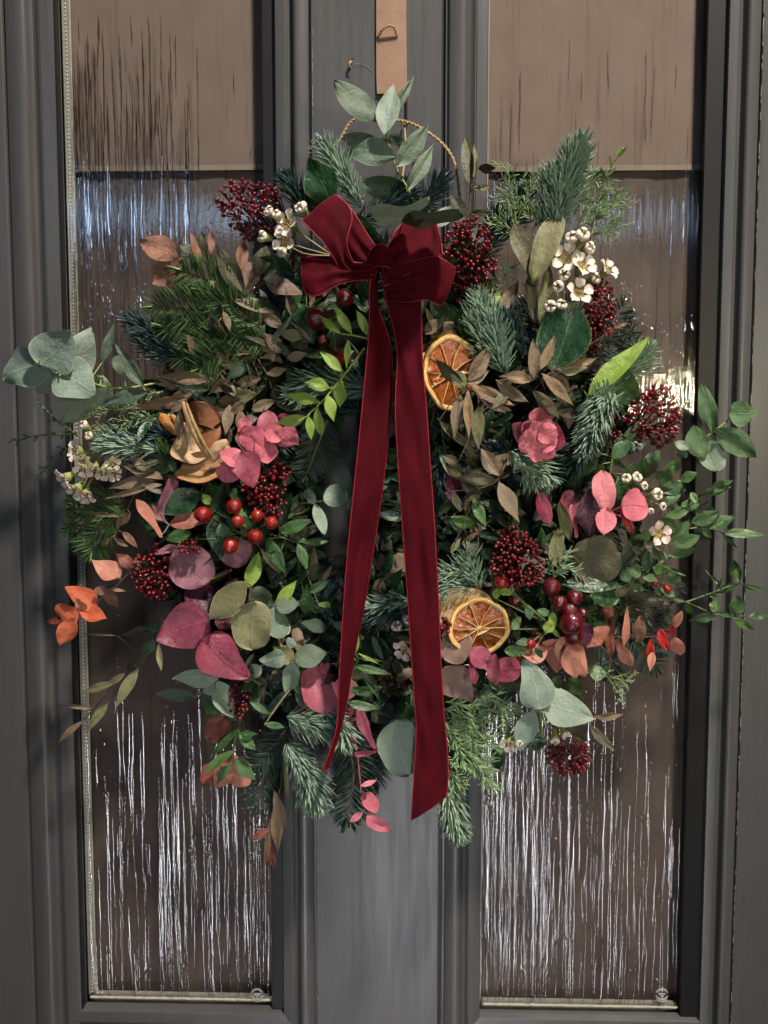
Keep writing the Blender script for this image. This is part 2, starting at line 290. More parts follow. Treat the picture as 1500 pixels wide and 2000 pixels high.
# ------------------------------------------------------------------ mesh helpers
class MB:
    """collects vertices and faces, builds one mesh object"""
    def __init__(s): s.v = []; s.f = []; s.mi = []; s.uv = []; s.mats = []; s.flat = set()
    def mat(s, m):
        if m not in s.mats: s.mats.append(m)
        return s.mats.index(m)
    def grid(s, rows, m, close=False, uv=None):
        """rows: list of lists of points; quads between"""
        k = s.mat(m); o = len(s.v); nr, nc = len(rows), len(rows[0])
        for r in rows: s.v.extend(Vector(p) for p in r)
        for i in range(nr-1):
            for j in range(nc if close else nc-1):
                j2 = (j+1) % nc
                s.f.append((o+i*nc+j, o+i*nc+j2, o+(i+1)*nc+j2, o+(i+1)*nc+j)); s.mi.append(k)
                s.uv.append(None if uv is None else (uv(i, j), uv(i, j+1), uv(i+1, j+1), uv(i+1, j)))
    def poly(s, pts, m, flat=False):
        k = s.mat(m); o = len(s.v); s.v.extend(Vector(p) for p in pts)
        if flat: s.flat.add(len(s.f))
        s.f.append(tuple(range(o, o+len(pts)))); s.mi.append(k); s.uv.append(None)
    def tube(s, pts, r, m, n=6, caps=True):
        pts = [Vector(p) for p in pts]
        if len(pts) < 2: return
        rr = r if isinstance(r, (list, tuple)) else [r]*len(pts)
        if len(rr) != len(pts): rr = [rr[0]+(rr[-1]-rr[0])*i/(len(pts)-1) for i in range(len(pts))]
        rows = []; ref = Vector((0.13, -1, 0.21))
        for i, p in enumerate(pts):
            d = (pts[min(i+1, len(pts)-1)]-pts[max(i-1, 0)])
            if d.length < 1e-9: d = Vector((0, 0, 1))
            d.normalize(); a = d.cross(ref)
            if a.length < 0.05: a = d.cross(Vector((1, 0, 0)))
            a.normalize(); b = d.cross(a)
            rows.append([p + (a*math.cos(2*math.pi*k/n)+b*math.sin(2*math.pi*k/n))*rr[i] for k in range(n)])
        s.grid(rows, m, close=True)
        if caps: s.poly(rows[0][::-1], m); s.poly(rows[-1], m)
    def ball(s, c, r, m, nu=8, nv=6, axis=Vector((0, 0, 1)), stretch=1.0):
        q = Vector((0, 0, 1)).rotation_difference(axis)
        rows = []
        for i in range(nv+1):
            th = math.pi*max(0.02, min(0.98, i/nv))
            rows.append([Vector(c)+q @ Vector((r*math.sin(th)*math.cos(2*math.pi*j/nu), r*math.sin(th)*math.sin(2*math.pi*j/nu), r*stretch*math.cos(th))) for j in range(nu)])
        s.grid(rows, m, close=True); s.poly(rows[0][::-1], m); s.poly(rows[-1], m)
    def box(s, a, b, m):
        x0, y0, z0 = a; x1, y1, z1 = b
        q = [(x0,y0,z0),(x1,y0,z0),(x1,y1,z0),(x0,y1,z0),(x0,y0,z1),(x1,y0,z1),(x1,y1,z1),(x0,y1,z1)]
        for f in ((0,3,2,1),(4,5,6,7),(0,1,5,4),(1,2,6,5),(2,3,7,6),(3,0,4,7)): s.poly([q[i] for i in f], m, True)
    def mesh(s, name, smooth=True, origin=None):
        me = bpy.data.meshes.new(name)
        vs = s.v if origin is None else [p-origin for p in s.v]
        me.from_pydata([tuple(p) for p in vs], [], s.f)
        for m in s.mats: me.materials.append(MAT[m] if isinstance(m, str) else m)
        me.polygons.foreach_set('material_index', s.mi)
        me.polygons.foreach_set('use_smooth', [smooth and i not in s.flat for i in range(len(s.f))])
        if any(u is not None for u in s.uv):
            ul = me.uv_layers.new(name='UVMap'); k = 0; data = []
            for i, f in enumerate(s.f):
                for j in range(len(f)):
                    uvp = s.uv[i][j] if s.uv[i] is not None else (0.3, 0.3)
                    data.extend(uvp)
            ul.data.foreach_set('uv', data)
        me.update(); return me
def link(name, me, parent=None, loc=None, kind=None, label=None):
    o = bpy.data.objects.new(name, me); COL.objects.link(o)
    if parent is not None: o.parent = parent
    if loc is not None: o.location = loc
    if kind: o['kind'] = kind
    if label: o['label'] = label
    return o
def thing(name, label, cat, loc, group=None):
    o = bpy.data.objects.new(name, None); o.empty_display_size = 0.02; COL.objects.link(o); o.location = loc
    o['label'] = label; o['category'] = cat
    if group: o['group'] = group
    return o
def catmull(pts, n):
    """resample polyline of vectors smoothly to n points"""
    pts = [Vector(p) for p in pts]
    if len(pts) == 2: return [pts[0].lerp(pts[1], i/(n-1)) for i in range(n)]
    out = []; m = len(pts)-1
    for i in range(n):
        t = i/(n-1)*m; k = min(int(t), m-1); f = t-k
        p0 = pts[k-1] if k > 0 else pts[0]*2-pts[1]; p1 = pts[k]; p2 = pts[k+1]
        p3 = pts[k+2] if k+2 <= m else pts[m]*2-pts[m-1]
        out.append(0.5*((2*p1)+(p2-p0)*f+(2*p0-5*p1+4*p2-p3)*f*f+(3*p1-p0-3*p2+p3)*f*f*f))
    return out

# ------------------------------------------------------------------ THE DOOR
Z0, Z1 = 0.55, 2.12
door = thing('front_door', 'dark grey painted wooden door with two tall rippled glass panes behind the wreath', 'door', (0, 0, Z0))
DL = Vector((0, 0, Z0))
def dpart(name, mb, smooth=False, kind=None, label=None, parent=None):
    org = DL if parent is None else DL + parent.location
    return link(name, mb.mesh(name, smooth, DL), parent or door, None, kind, label)
def vprofile(mb, prof, z0, z1, m, smoothseg=True):
    """prof: (x, y) outline, extruded from z0 to z1 (open sheet facing -y)"""
    rows = []
    nz = 2
    for i in range(nz):
        z = z0+(z1-z0)*i/(nz-1)
        rows.append([(x, y, z) for x, y in prof])
    mb.grid(rows, m)
GZ0 = P(340, 1962, -0.014).z        # bottom edge of the glass
xl_stile = XW(18, 48); xl_glass = XW(112, 160, -0.006)
xc_l0 = XW(540, 547, -0.006); xc_l1 = XW(608, 620); xc_r0 = XW(873, 859); xc_r1 = XW(960, 935, -0.006)
xr_glass = XW(1420, 1368, -0.004); gl_l = XW(516, 531, -0.016); gl_r = XW(1378, 1329, -0.016); mull_r = XW(866, 851); xr_stile = XW(1492, 1432)
GD = 0.016                           # glass set back
def mould_profile(xo, xi, wide_drop=0.0):
    """from the flat board at xo to the glass side at xi"""
    w_ = xi-xo; s = 1 if w_ > 0 else -1; a = abs(w_)
    pts = [(0.0, 0.0), (0.015, 0.0005), (0.03, 0.0045), (0.075, 0.0045), (0.09, 0.000)]
    for k in range(1, 10):            # broad rounded ovolo
        th = math.pi*0.5*k/9
        pts.append((0.09+0.40*math.sin(th)**1.15, -0.0045*math.sin(math.pi*min(1, k/9*0.75)) + 0.0052*(k/9)**3))
    pts += [(0.52, 0.0052), (0.55, 0.0066)]
    for k in range(1, 6):             # hollow
        pts.append((0.55+0.13*k/5, 0.0066-0.0040*(k/5)**1.6))
    pts += [(0.70, 0.0026), (0.72, 0.0018), (0.90, 0.0024), (0.955, 0.0030), (0.975, 0.0046), (1.0, GD)]
    return [(xo+s*a*x, y) for x, y in pts]
ZT, ZB = Z1, Z0
def smooth_part(name, mb, **k):
    o = dpart(name, mb, True, **k)
    try:
        with_angle = o.data
        with_angle.set_sharp_from_angle(angle=rad(38))
    except Exception: pass
    return o
def board(name, x0, x1, z0, z1, y0=0.0, label=None):
    mb = MB(); mb.box((x0, y0, z0), (x1, 0.044, z1), 'paint'); return dpart(name, mb, label=label)
XLO, XRO = -0.47, 0.475
board('stile', XLO, xl_stile, ZB, ZT); board('stile', xr_stile, XRO, ZB, ZT)
board('mullion', xc_l1, mull_r, ZB, ZT, -0.0008)
mb = MB(); mb.box((mull_r-0.001, 0.004, ZB), (xc_r0+0.001, 0.040, ZT), 'rebate'); dpart('joint', mb)
def vmould(xo, xi, label=None):
    mb = MB(); pr = mould_profile(xo, xi)
    if xi < xo: pr = pr[::-1]
    vprofile(mb, pr, GZ0-0.028, ZT, 'paint'); return smooth_part('moulding', mb)
vmould(xl_stile, xl_glass); vmould(xc_l1, xc_l0); vmould(xc_r0, xc_r1); vmould(xr_stile, xr_glass)
# chipped light edges where moulding meets board
for x in (xc_l1+0.0006, xr_stile-0.0012):
    mb = MB(); z = Z0
    while z < ZT:
        h = rnd.uniform(0.002, 0.012)
        if rnd.random() < 0.55:
            mb.tube([(x+rnd.uniform(-.0002, .0002), -0.0009, z), (x, -0.0010, z+h)], rnd.uniform(0.00025, 0.0006), 'chip', 5)
        z += h+rnd.uniform(0.0, 0.006)
    dpart('chipped_paint', mb, True, kind='stuff')
# bottom rail with its horizontal moulding
for (a, b, xo0, xo1) in ((xl_glass, xc_l0, xl_stile, xc_l1), (xc_r1, xr_glass, xc_r0, xr_stile)):
    mb = MB(); pr = mould_profile(0.0, 1.0)
    zt = GZ0; hgt = 0.050; rows = []
    for x, y in pr:
        z = zt-hgt*(1-x)
        ins = 1-x
        rows.append([(a+(xo0-a)*ins, y, z), (b+(xo1-b)*ins, y, z)])
    mb.grid(rows, 'paint'); smooth_part('moulding', mb)
    mb = MB(); mb.box((xo0+0.0003, 0.001, Z0), (xo1-0.0003, 0.044, zt-hgt), 'paint'); dpart('rail', mb)
# glazing
sheet_specs = []
for side, (a, b) in enumerate(((xl_glass, gl_l), (xc_r1, gl_r))):
    x0, x1 = a-0.002, b+0.0295
    inner = (xc_l0, xr_glass)[side]; x1 = inner+0.001
    mb = MB(); mb.poly([(x0, GD, GZ0-0.004), (x1, GD, GZ0-0.004), (x1, GD, ZT), (x0, GD, ZT)], 'glass', True)
    mb.poly([(x0, GD+0.004, GZ0-0.004), (x0, GD+0.004, ZT), (x1, GD+0.004, ZT), (x1, GD+0.004, GZ0-0.004)], 'clear', True)
    pane = dpart('glass_pane', mb)
    # raised rivulets cast in the glass
    mb = MB(); n = 235
    def ridge(x, z0, ztop, hw, hf=0.24, m='rivulet'):
        seed = rnd.uniform(0, 99); m_ = max(5, int((ztop-z0)/0.004)); rws = []
        for i in range(m_+1):
            z = z0+(ztop-z0)*i/m_
            wx = 0.0026*mnoise.noise(Vector((seed, z*12, 0)))+0.0008*mnoise.noise(Vector((seed, z*55, 3)))
            if not (a+0.003 < x+wx < b-0.002): wx = 0
            q = hw*(0.45+0.9*abs(mnoise.noise(Vector((seed, z*75, 7)))*1.5)+0.25)*min(1, (i+0.15)/3, (m_-i+0.15)/3)
            rws.append([(x+wx+q*c_, GD-0.0001-hf*q*(1-c_*c_), z) for c_ in (-1, -.6, -.2, .2, .6, 1)])
        mb.grid(rws, m)
    for k in range(n):
        t = rnd.random()**(0.8 if side == 0 else 1.25); x = (b-0.004-(b-a-0.010)*(1-t)) if side == 0 else a+0.006+(b-a-0.010)*t
        ln = rnd.choice((0.03, 0.06, 0.12, 0.18, 0.26, 0.34))*rnd.uniform(0.6, 1.3)
        if k % 5 < 3: ztop = rnd.uniform(GZ0+0.06, GZ0+0.38)
        elif side == 0: ztop = rnd.uniform(GZ0+0.72, GZ0+1.0); x = a+0.008+(b-a)*0.6*rnd.random()**1.4
        else: ztop = rnd.uniform(GZ0+0.3, GZ0+1.0)
        ridge(x, max(GZ0+0.004, ztop-ln), ztop, rnd.uniform(0.0004, 0.0007))
    if side == 0:
        for k in range(90):
            x = a+0.012+(b-a)*0.62*rnd.random()**1.3; ztop = rnd.uniform(GZ0+0.90, GZ0+1.08); ridge(x, max(GZ0+0.835, ztop-rnd.uniform(0.03, 0.16)), ztop, rnd.uniform(0.0004, 0.0009), 0.24, 'darkridge')
    for k in range(14):
        x = rnd.uniform(a+0.01, b-0.01); ztop = rnd.uniform(GZ0+0.88, GZ0+1.05); ridge(x, ztop-rnd.uniform(0.02, 0.1), ztop, 0.0005, 0.24, 'darkridge')
    for k in range(800):             # short beads
        x = rnd.uniform(a+0.006, b-0.004); z = GZ0+0.80-abs(rnd.gauss(0, 0.035)) if k < 560 else rnd.uniform(GZ0+0.03, GZ0+0.80)
        if mnoise.noise(Vector((x*45, z*20, side*5))) < -0.05: continue
        ridge(x, z, z+rnd.uniform(0.001, 0.005), rnd.uniform(0.0006, 0.0012), 0.3, 'bead')
    rv = dpart('rivulets', mb, True, kind='stuff', parent=pane)
    # perforated spacer bar inside the sealed unit and pale sealant line
    mb = MB(); mb.box((a+0.0005, GD+0.0045, GZ0+0.006), (a+(0.0080 if side == 0 else 0.0016), GD+0.010, ZT), 'spacer')
    if side == 0:
        z = GZ0+0.01
        while z < ZT:
            mb.ball((a+0.0045, GD+0.0043, z), 0.0008, 'spacerhole', 6, 4); z += 0.0040
        mb.tube([(a+0.0088, GD+0.0046, GZ0+0.006), (a+0.0088, GD+0.0046, ZT)], 0.0008, 'sealant', 5)
    dpart('spacer_bar', mb, parent=pane)
    mb = MB(); mb.box((a+0.003, GD+0.0045, GZ0+0.0005), (b-0.001, GD+0.010, GZ0+0.0075), 'spacer')
    pts = [(a+0.004+(b-a-0.006)*i/60, GD-0.0004, GZ0+0.0062+0.0006*mnoise.noise(Vector((i*0.7, side*9, 0)))) for i in range(61)]
    mb.tube(pts, [0.0011+0.0006*mnoise.noise(Vector((i*0.9, side, 4))) for i in range(61)], 'sealant', 6)
    dpart('spacer_bar', mb, parent=pane)
    # etched safety mark: arc, shield-like triangle, two arcs below
    c = P(502, 1944, -GD+.002) if side == 0 else P(1293, 1944, -GD+.002)
    mb = MB(); yy = GD-0.0016; q = SC(-GD)*.8
    def arc(cx, cz, r, a0, a1, th=0.00045):
        mb.tube([(c.x+cx+r*math.cos(rad(a0+(a1-a0)*i/12)), yy, c.z+cz+r*math.sin(rad(a0+(a1-a0)*i/12))) for i in range(13)], th, 'etch', 5)
    arc(0, 0.001, 15*q, 15, 165); arc(0, 0.001, 12*q, 25, 155)
    tri = [(-8*q, 4*q), (8*q, 4*q), (0, -8*q), (-8*q, 4*q)]
    mb.tube([(c.x+x, yy, c.z+z) for x, z in tri], 0.0006, 'etch', 5)
    tri = [(-3.5*q, 1.5*q), (3.5*q, 1.5*q), (0, -3.5*q), (-3.5*q, 1.5*q)]
    mb.tube([(c.x+x, yy, c.z+z) for x, z in tri], 0.0005, 'etch', 5)
    arc(0, 0.002, 16*q, 205, 335, 0.0008); arc(0, -0.0005, 16*q, 215, 325, 0.0005)
    dpart('etched_mark', mb, True, parent=pane)
    # black strips standing in for the shaded rebate beside the glass
    mb = MB()
    if side == 0: mb.box((a-0.0022, 0.004, GZ0), (a-0.0002, GD-0.0001, ZT), 'rebate')
    mb.box((b, 0.0095, GZ0), (inner+0.0006, GD-0.0001, ZT), 'rebate')
    dpart('rebate_shade', mb, parent=pane)
# behind the glass: brown sheets standing in for the upper reflection, and curtains
for side, (a, b) in enumerate(((xl_glass, xc_l0), (xc_r1, xr_glass))):
    x0, x1 = a-0.012, b+0.012; zb = P(300 if side == 0 else 1150, 330, -0.024).z
    word = 'left' if side == 0 else 'right'
    t = thing('reflection_sheet', 'brown sheet added as a reflection behind the top of the %s door pane' % word, 'reflection', (0.5*(x0+x1), 0.06, zb), 'reflection sheets behind the door panes')
    org = t.location.copy()
    t.location.y = org.y = 0.024
    mb = MB(); mb.box((x0, 0.0310, zb+0.0065), (x1, 0.0320, ZT), 'reflection'); link('brown_sheet', mb.mesh('brown_sheet', False, org), t)
    mb = MB(); mb.box((x0, 0.0300, zb), (x1, 0.0330, zb+0.006), 'reflection_edge'); link('reflection_edge', mb.mesh('reflection_edge', False, org), t)
    mb = MB(); rows = []
    for i in range(2):
        z = (Z0+0.1, ZT)[i]; rows.append([(x0-0.02+(x1-x0+0.04)*j/40, 0.0350+0.0006*math.sin(j*0.9+side)+0.0004*math.sin(j*2.3), z) for j in range(41)])
    mb.grid(rows, 'curtain')
    cu = link('curtain', mb.mesh('curtain'), None)
    cu['label'] = 'dark brown curtain hanging behind the %s door pane' % word; cu['category'] = 'curtain'; cu['group'] = 'curtains behind the door panes'
# small husk stuck to the mullion, with its cobweb thread
hp = P(688, 122, 0.004)
hk = thing('seed_husk', 'tiny dried brown husk stuck to the grey door above the wreath', 'husk', hp)
mb = MB(); mb.tube(catmull([P(688, 118, 0.003), P(682, 126, 0.006), P(687, 135, 0.005)], 8), [0.0004, 0.0013, 0.0017, 0.0014, 0.0010, 0.0008, 0.0006, 0.0004], 'husk', 8)
mb.tube([P(686, 118, 0.004), P(691, 113, 0.007)], [0.0009, 0.0003], 'stem_brown', 6)
link('husk', mb.mesh('husk', True, hp), hk)
mb = MB(); mb.tube(catmull([P(690, 124, 0.003), P(712, 126, 0.002), P(728, 142, 0.001)], 8), 0.00022, 'stem_grey', 4)
link('cobweb_thread', mb.mesh('cobweb_thread', True, hp), hk)

# ------------------------------------------------------------------ HANGER STRAP
hz = P(765, 183, 0.004).z
strap = thing('wreath_hanger', 'tan brown strap hanging down the door above the wreath', 'hanger', (P(765, 183, 0.004).x, -0.004, hz))
mb = MB(); xa0, xa1 = P(734, 0, 0.004).x, P(794, 0, 0.004).x; xb0, xb1 = P(734, 182, 0.004).x, P(796, 182, 0.004).x
rows = []
for i in range(12):
    f = i/11; z = hz+(ZT-hz)*f; cx0 = xb0+(xa0-xb0)*min(1, f*3); cx1 = xb1+(xa1-xb1)*min(1, f*3)
    if i == 0: cx0 += 0.0008
    bw = 0.0006*math.sin(i*1.3)
    rows.append([(cx0, -0.0025, z), (cx0+0.0005, -0.0042+bw*0.3, z), (cx0+(cx1-cx0)*0.5, -0.0046, z), (cx1-0.0005, -0.0042, z), (cx1, -0.0025, z), (cx0+(cx1-cx0)*0.5, -0.0018, z)])
mb.grid(rows, 'strap', close=True); mb.poly(rows[0][::-1], 'strapedge')
so = link('strap', mb.mesh('strap', True, strap.location), strap); so.data.set_sharp_from_angle(angle=rad(30))
def twine_mb(pts, r=0.0011, fuzz=60):
    mb = MB(); n = len(pts)
    for k in range(2):
        q = []
        for i, p in enumerate(pts):
            d = (pts[min(i+1, n-1)]-pts[max(i-1, 0)]).normalized(); a = d.cross(Vector((0.1, -1, 0.2))).normalized(); b = d.cross(a)
            ph = i*0.9+k*math.pi
            q.append(p+(a*math.cos(ph)+b*math.sin(ph))*r*0.62)
        mb.tube(q, r*0.8, 'twine', 6)
    for i in range(fuzz):
        p = pts[rnd.randrange(n)]; d = Vector((rnd.uniform(-1, 1), rnd.uniform(-1, 1), rnd.uniform(-1, 1))).normalized()
        mb.tube([p, p+d*0.0025, p+d*0.004+Vector((0, 0, -0.0008))], [0.00012, 0.00008, 0.00004], 'twine', 3, False)
    return mb
tw = catmull([P(738, 72, 0.005), P(746, 60, 0.009), P(758, 51, 0.011), P(770, 54, 0.010), P(776, 72, 0.005)], 36)
link('twine_knot', twine_mb(tw, 0.0010, 40).mesh('twine_knot', True, strap.location), strap)

# ------------------------------------------------------------------ THE WREATH
WO = P(735, 950, 0.0)
wreath = thing('christmas_wreath', 'round festive wreath of fir, eucalyptus, dried orange and red berries with long burgundy velvet bow', 'wreath', WO)
def wpart(name, mb, origin=None, kind=None, label=None, smooth=True):
    origin = Vector(origin) if origin is not None else WO
    return link(name, mb.mesh(name, smooth, origin), wreath, origin-WO, kind, label)

# leaf outlines: half width (of 1) against t along the leaf
def prof_round(t): return 0.5*math.sqrt(max(0, 1-(2*t-1)**2))**0.92*(1+0.06*(0.5-t))
def prof_cord(t): return 0.5*(math.sin(math.pi*min(1, t**0.62))**0.80)*(1.0)
def prof_oval(t): return 0.5*(math.sin(math.pi*t**0.95)**0.80)
def prof_lance(t): return 0.5*(math.sin(math.pi*t**0.85)**1.12)
def prof_spat(t): return 0.5*(0.45+0.55*math.sin(math.pi*(t**1.2))**1.0)*min(1, math.sqrt(t*9))*min(1, math.sqrt(max(0, 1-t)*7))
def prof_gloss(t): return 0.5*(math.sin(math.pi*t**0.88)**0.92)
PROF = dict(round=prof_round, cord=prof_cord, oval=prof_oval, lance=prof_lance, spat=prof_spat, gloss=prof_gloss)
BEND = dict(round=(0.20, 0.14, 0.07), cord=(0.26, 0.18, 0.075), oval=(0.26, 0.20, 0.06), lance=(0.26, 0.26, 0.045), spat=(0.30, 0.20, 0.07), gloss=(0.24, 0.28, 0.04))
LM = {}
def leaf_grid(shape, seed, nt, ns):
    r = random.Random(seed*31+len(shape)*7+ord(shape[0])); pf = PROF[shape]; bd, fo, rp = BEND[shape]
    bend = bd*r.uniform(-0.6, 1.5); fold = fo*r.uniform(0.25, 1.2); twist = r.uniform(-0.5, 0.5); sk = r.uniform(-0.07, 0.07)
    ph = r.uniform(0, 6); rows = []
    for i in range(nt+1):
        t = i/nt; t2 = 0.5-0.5*math.cos(math.pi*t); hw = max(pf(t2), 0.008 if i else 0.012); row = []
        for j in range(ns+1):
            s = -1+2*j/ns; y = s*hw*(1+0.11*mnoise.noise(Vector((seed*3.1+t*4, s*2, 1))))
            z = -bend*(t2-0.25)**2*1.6+fold*abs(y)*1.1*(1-0.4*t2)+rp*math.sin(ph+t2*7+s*1.5)*abs(s)**1.5*1.2+0.085*mnoise.noise(Vector((t2*3+seed, s*1.5, 2)))
            tw_ = twist*(t2-0.3); yy = y*math.cos(tw_)-z*math.sin(tw_); zz = z*math.cos(tw_)+y*math.sin(tw_)*0.8
            row.append(Vector((t2, yy+sk*math.sin(math.pi*t2), zz)))
        rows.append(row)
    return rows
def leaf_uv(nt, ns, shape='oval'):
    pf = PROF[shape]
    def f(i, j):
        t2 = 0.5-0.5*math.cos(math.pi*i/nt); s = -1+2*j/ns
        return (0.5+0.5*s*min(1.0, 0.35+0.65*(pf(t2)*2)) if False else 0.5+0.5*s, t2)
    return f
def leaf_mesh(shape, mat, var):
    k = (shape, mat, var)
    if k not in LM:
        nt, ns = (12, 6); mb = MB(); mb.grid(leaf_grid(shape, var, nt, ns), mat, uv=leaf_uv(nt, ns)); LM[k] = mb.mesh('leaf_'+shape)
    return LM[k]
def leaf_matrix(b, t, width, roll):
    X = t-b; Ln = X.length; X.normalize()
    N = (CAM-b).normalized(); N = (N-X*N.dot(X))
    if N.length < 1e-4: N = Vector((0, 0, 1))
    N.normalize(); N = Matrix.Rotation(rad(roll), 3, X) @ N
    Y = N.cross(X)
    m = Matrix((X*Ln, Y*width, N*(0.5*(Ln+width)*0.75))).transposed().to_4x4(); m.translation = b
    return m
def near(p, line):
    best = None
    for q in line:
        d = (q-p).length
        if best is None or d < best[0]: best = (d, q)
    return best[1]
DEFSHAPE = dict(sage='oval', silver='cord')
def sprig(name, mat, shape, d, stem, leaves, stemmat='stem_green', sr=0.0009, pet=True, label=None):
    """stem: photo pixels of the stem line (u,v[,d]); leaves: (u0,v0,u1,v1,width_px[,opts])"""
    sp = [P(q[0], q[1], q[2] if len(q) > 2 else d-0.006) for q in stem]
    line = catmull(sp, max(6, len(sp)*5)) if len(sp) > 1 else [sp[0], sp[0]+Vector((0, 0.02, -0.005))]
    org = line[0]
    mb = MB(); mb.tube(line, [sr*1.25, sr*0.7], stemmat, 6)
    todo = []
    for lf in leaves:
        u0, v0, u1, v1, wd = lf[:5]; o = lf[5] if len(lf) > 5 else {}
        dd = o.get('d', d)+rnd.uniform(-0.003, 0.003); td = dd+o.get('t', rnd.uniform(-0.012, 0.010))
        b, t = P(u0, v0, dd), P(u1, v1, td)
        todo.append((b, t, wd*SC(dd), o.get('r', rnd.uniform(-28, 28)), o.get('s', shape), o.get('m', mat), o.get('v', rnd.randrange(6)), o.get('l')))
        if pet:
            q = near(b, line)
            if (q-b).length > 0.0008:
                mid = q.lerp(b, 0.5)+Vector((0, -0.001, 0)); mb.tube([q, mid, b+(t-b)*0.04], [sr*0.7, sr*0.6, sr*0.5], stemmat, 5, False)
    o = wpart(name, mb, org, None, label)
    inv = Matrix.Translation(-org)
    for b, t, wd, roll, sh, m, v, lb in todo:
        lo = bpy.data.objects.new('leaf', leaf_mesh(sh, m, v)); COL.objects.link(lo); lo.parent = o
        lo.matrix_basis = inv @ leaf_matrix(b, t, wd, roll)
        if lb: lo['label'] = lb
    return o

# ---- needles
ALT = dict(noble='noblepale', noblepale='noble', bluefir='darkfir', nordmann='darkfir', darkfir='bluefir')
def needle(mb, p, d, ln, w, mat, curl):
    """flat slim blunt needle with a keel"""
    side = d.cross(curl)
    if side.length < 1e-3: side = d.cross(Vector((1, 0.3, 0.1)))
    side.normalize(); n = side.cross(d).normalized(); rows = []
    for k, (t, ww) in enumerate(((0, 0.45), (0.35, 1.0), (0.78, 0.95), (1.0, 0.25))):
        c = p+d*ln*t+curl*ln*0.32*t*t
        rows.append([c-side*w*0.5*ww, c+n*w*0.28*ww, c+side*w*0.5*ww, c-n*w*0.16*ww])
    mb.grid(rows, mat, close=True)
def fir(mat, axis, d, ln=34, dens=1.0, style='noble', wpx=3.4, dt=0.0, label=None, n2=None, name='fir_sprig', stuffname='needles', sub=True):
    pts = [P(q[0], q[1], (q[2] if len(q) > 2 else d+dt*i/(len(axis)-1))) for i, q in enumerate(axis)]
    L_ = sum((pts[i+1]-pts[i]).length for i in range(len(pts)-1))
    line = catmull(pts, 24); mb = MB(); st = MB(); st.tube(line, [0.0016, 0.0009], 'stem_brown', 6)
    N = int(L_/SC(d)*1.25*dens); lm = ln*SC(d); w_ = wpx*SC(d)*1.28
    for i in range(N):
        f = (i+rnd.random())/N; k = min(int(f*23), 22); p = line[k].lerp(line[k+1], f*23-k)
        ax = (line[k+1]-line[k]).normalized(); toc = (CAM-p).normalized(); toc = (toc-ax*toc.dot(ax)).normalized(); sd = ax.cross(toc)
        if style == 'noble':
            th = rnd.gauss(0, 1.05); out = toc*math.cos(th)+sd*math.sin(th)
            dr = (out*1.0+ax*rnd.uniform(0.25, 0.75)).normalized(); cu = (ax*0.9-out*0.15+toc*0.15)
        elif style == 'flat':
            sgn = rnd.choice((-1, 1)); out = (sd*sgn+toc*rnd.uniform(-0.15, 0.55)).normalized()
            dr = (out+ax*rnd.uniform(0.35, 0.75)).normalized(); cu = ax*0.25+toc*0.1
        else:
            th = rnd.uniform(-2.4, 2.4); out = toc*math.cos(th)+sd*math.sin(th)
            dr = (out+ax*rnd.uniform(0.1, 1.1)).normalized(); cu = ax*0.2
        l2 = lm*rnd.uniform(0.75, 1.12)*(0.72+0.5*math.sin(math.pi*min(1, f*1.05))**0.6 if f < 0.9 else rnd.uniform(0.6, 0.85))
        needle(mb, p+out*0.0006, dr, l2, w_*rnd.uniform(0.8, 1.15), mat if rnd.random() < .72 else ALT.get(mat, mat), cu)
    for k in range(int(10*dens)):       # tip rosette
        ax = (line[-1]-line[-2]).normalized(); v = Vector((rnd.uniform(-1, 1), rnd.uniform(-1, 1), rnd.uniform(-1, 1))).normalized()
        needle(mb, line[-1], (ax*1.1+v*0.8).normalized(), lm*0.72, w_, mat, ax*0.2)
    o = wpart(name, st, pts[0], None, label)
    link(stuffname, mb.mesh(stuffname, True, pts[0]), o, None, 'stuff')
    return o
def juniper(mat, axis, d, spread=26, nl=13, n=7, dt=0.0, wpx=2.4, stemmat='stem_green', name='juniper_sprig'):
    pts = [P(q[0], q[1], (q[2] if len(q) > 2 else d+dt*i/(len(axis)-1))) for i, q in enumerate(axis)]
    line = catmull(pts, 20); st = MB(); mb = MB(); st.tube(line, [0.0011, 0.0005], stemmat, 5); px = SC(d)
    def dress(l, step):
        ll = sum((l[i+1]-l[i]).length for i in range(len(l)-1)); N = max(4, int(ll/(step*px)))
        for i in range(N):
            f = (i+0.5)/N*(len(l)-1); k = min(int(f), len(l)-2); p = l[k].lerp(l[k+1], f-k); ax = (l[k+1]-l[k]).normalized()
            for q in range(2):
                v = Vector((rnd.uniform(-1, 1), rnd.uniform(-0.9, 0.4), rnd.uniform(-1, 1))); v = (v-ax*v.dot(ax)).normalized()
                needle(mb, p, (ax*rnd.uniform(0.5, 1.0)+v*0.9).normalized(), nl*px*rnd.uniform(0.6, 1.2), wpx*px, mat, ax*0.3)
    dress(line, 7)
    for i in range(n):
        k = 2+int(16*(i+rnd.random()*0.6)/n); k = min(k, 18); ax = (line[k+1]-line[k]).normalized(); sd = ax.cross((CAM-line[k]).normalized()).normalized()*(1 if i % 2 else -1)
        e = line[k]+(ax*0.8+sd*rnd.uniform(0.5, 0.9)+Vector((0, rnd.uniform(-0.4, 0.2), 0))).normalized()*spread*px*rnd.uniform(0.7, 1.3)
        l2 = [line[k], line[k].lerp(e, 0.5), e]; st.tube(l2, [0.0006, 0.0003], stemmat, 4, False); dress(l2, 7)
    o = wpart(name, st, pts[0]); link('needles', mb.mesh('needles', True, pts[0]), o, None, 'stuff'); return o
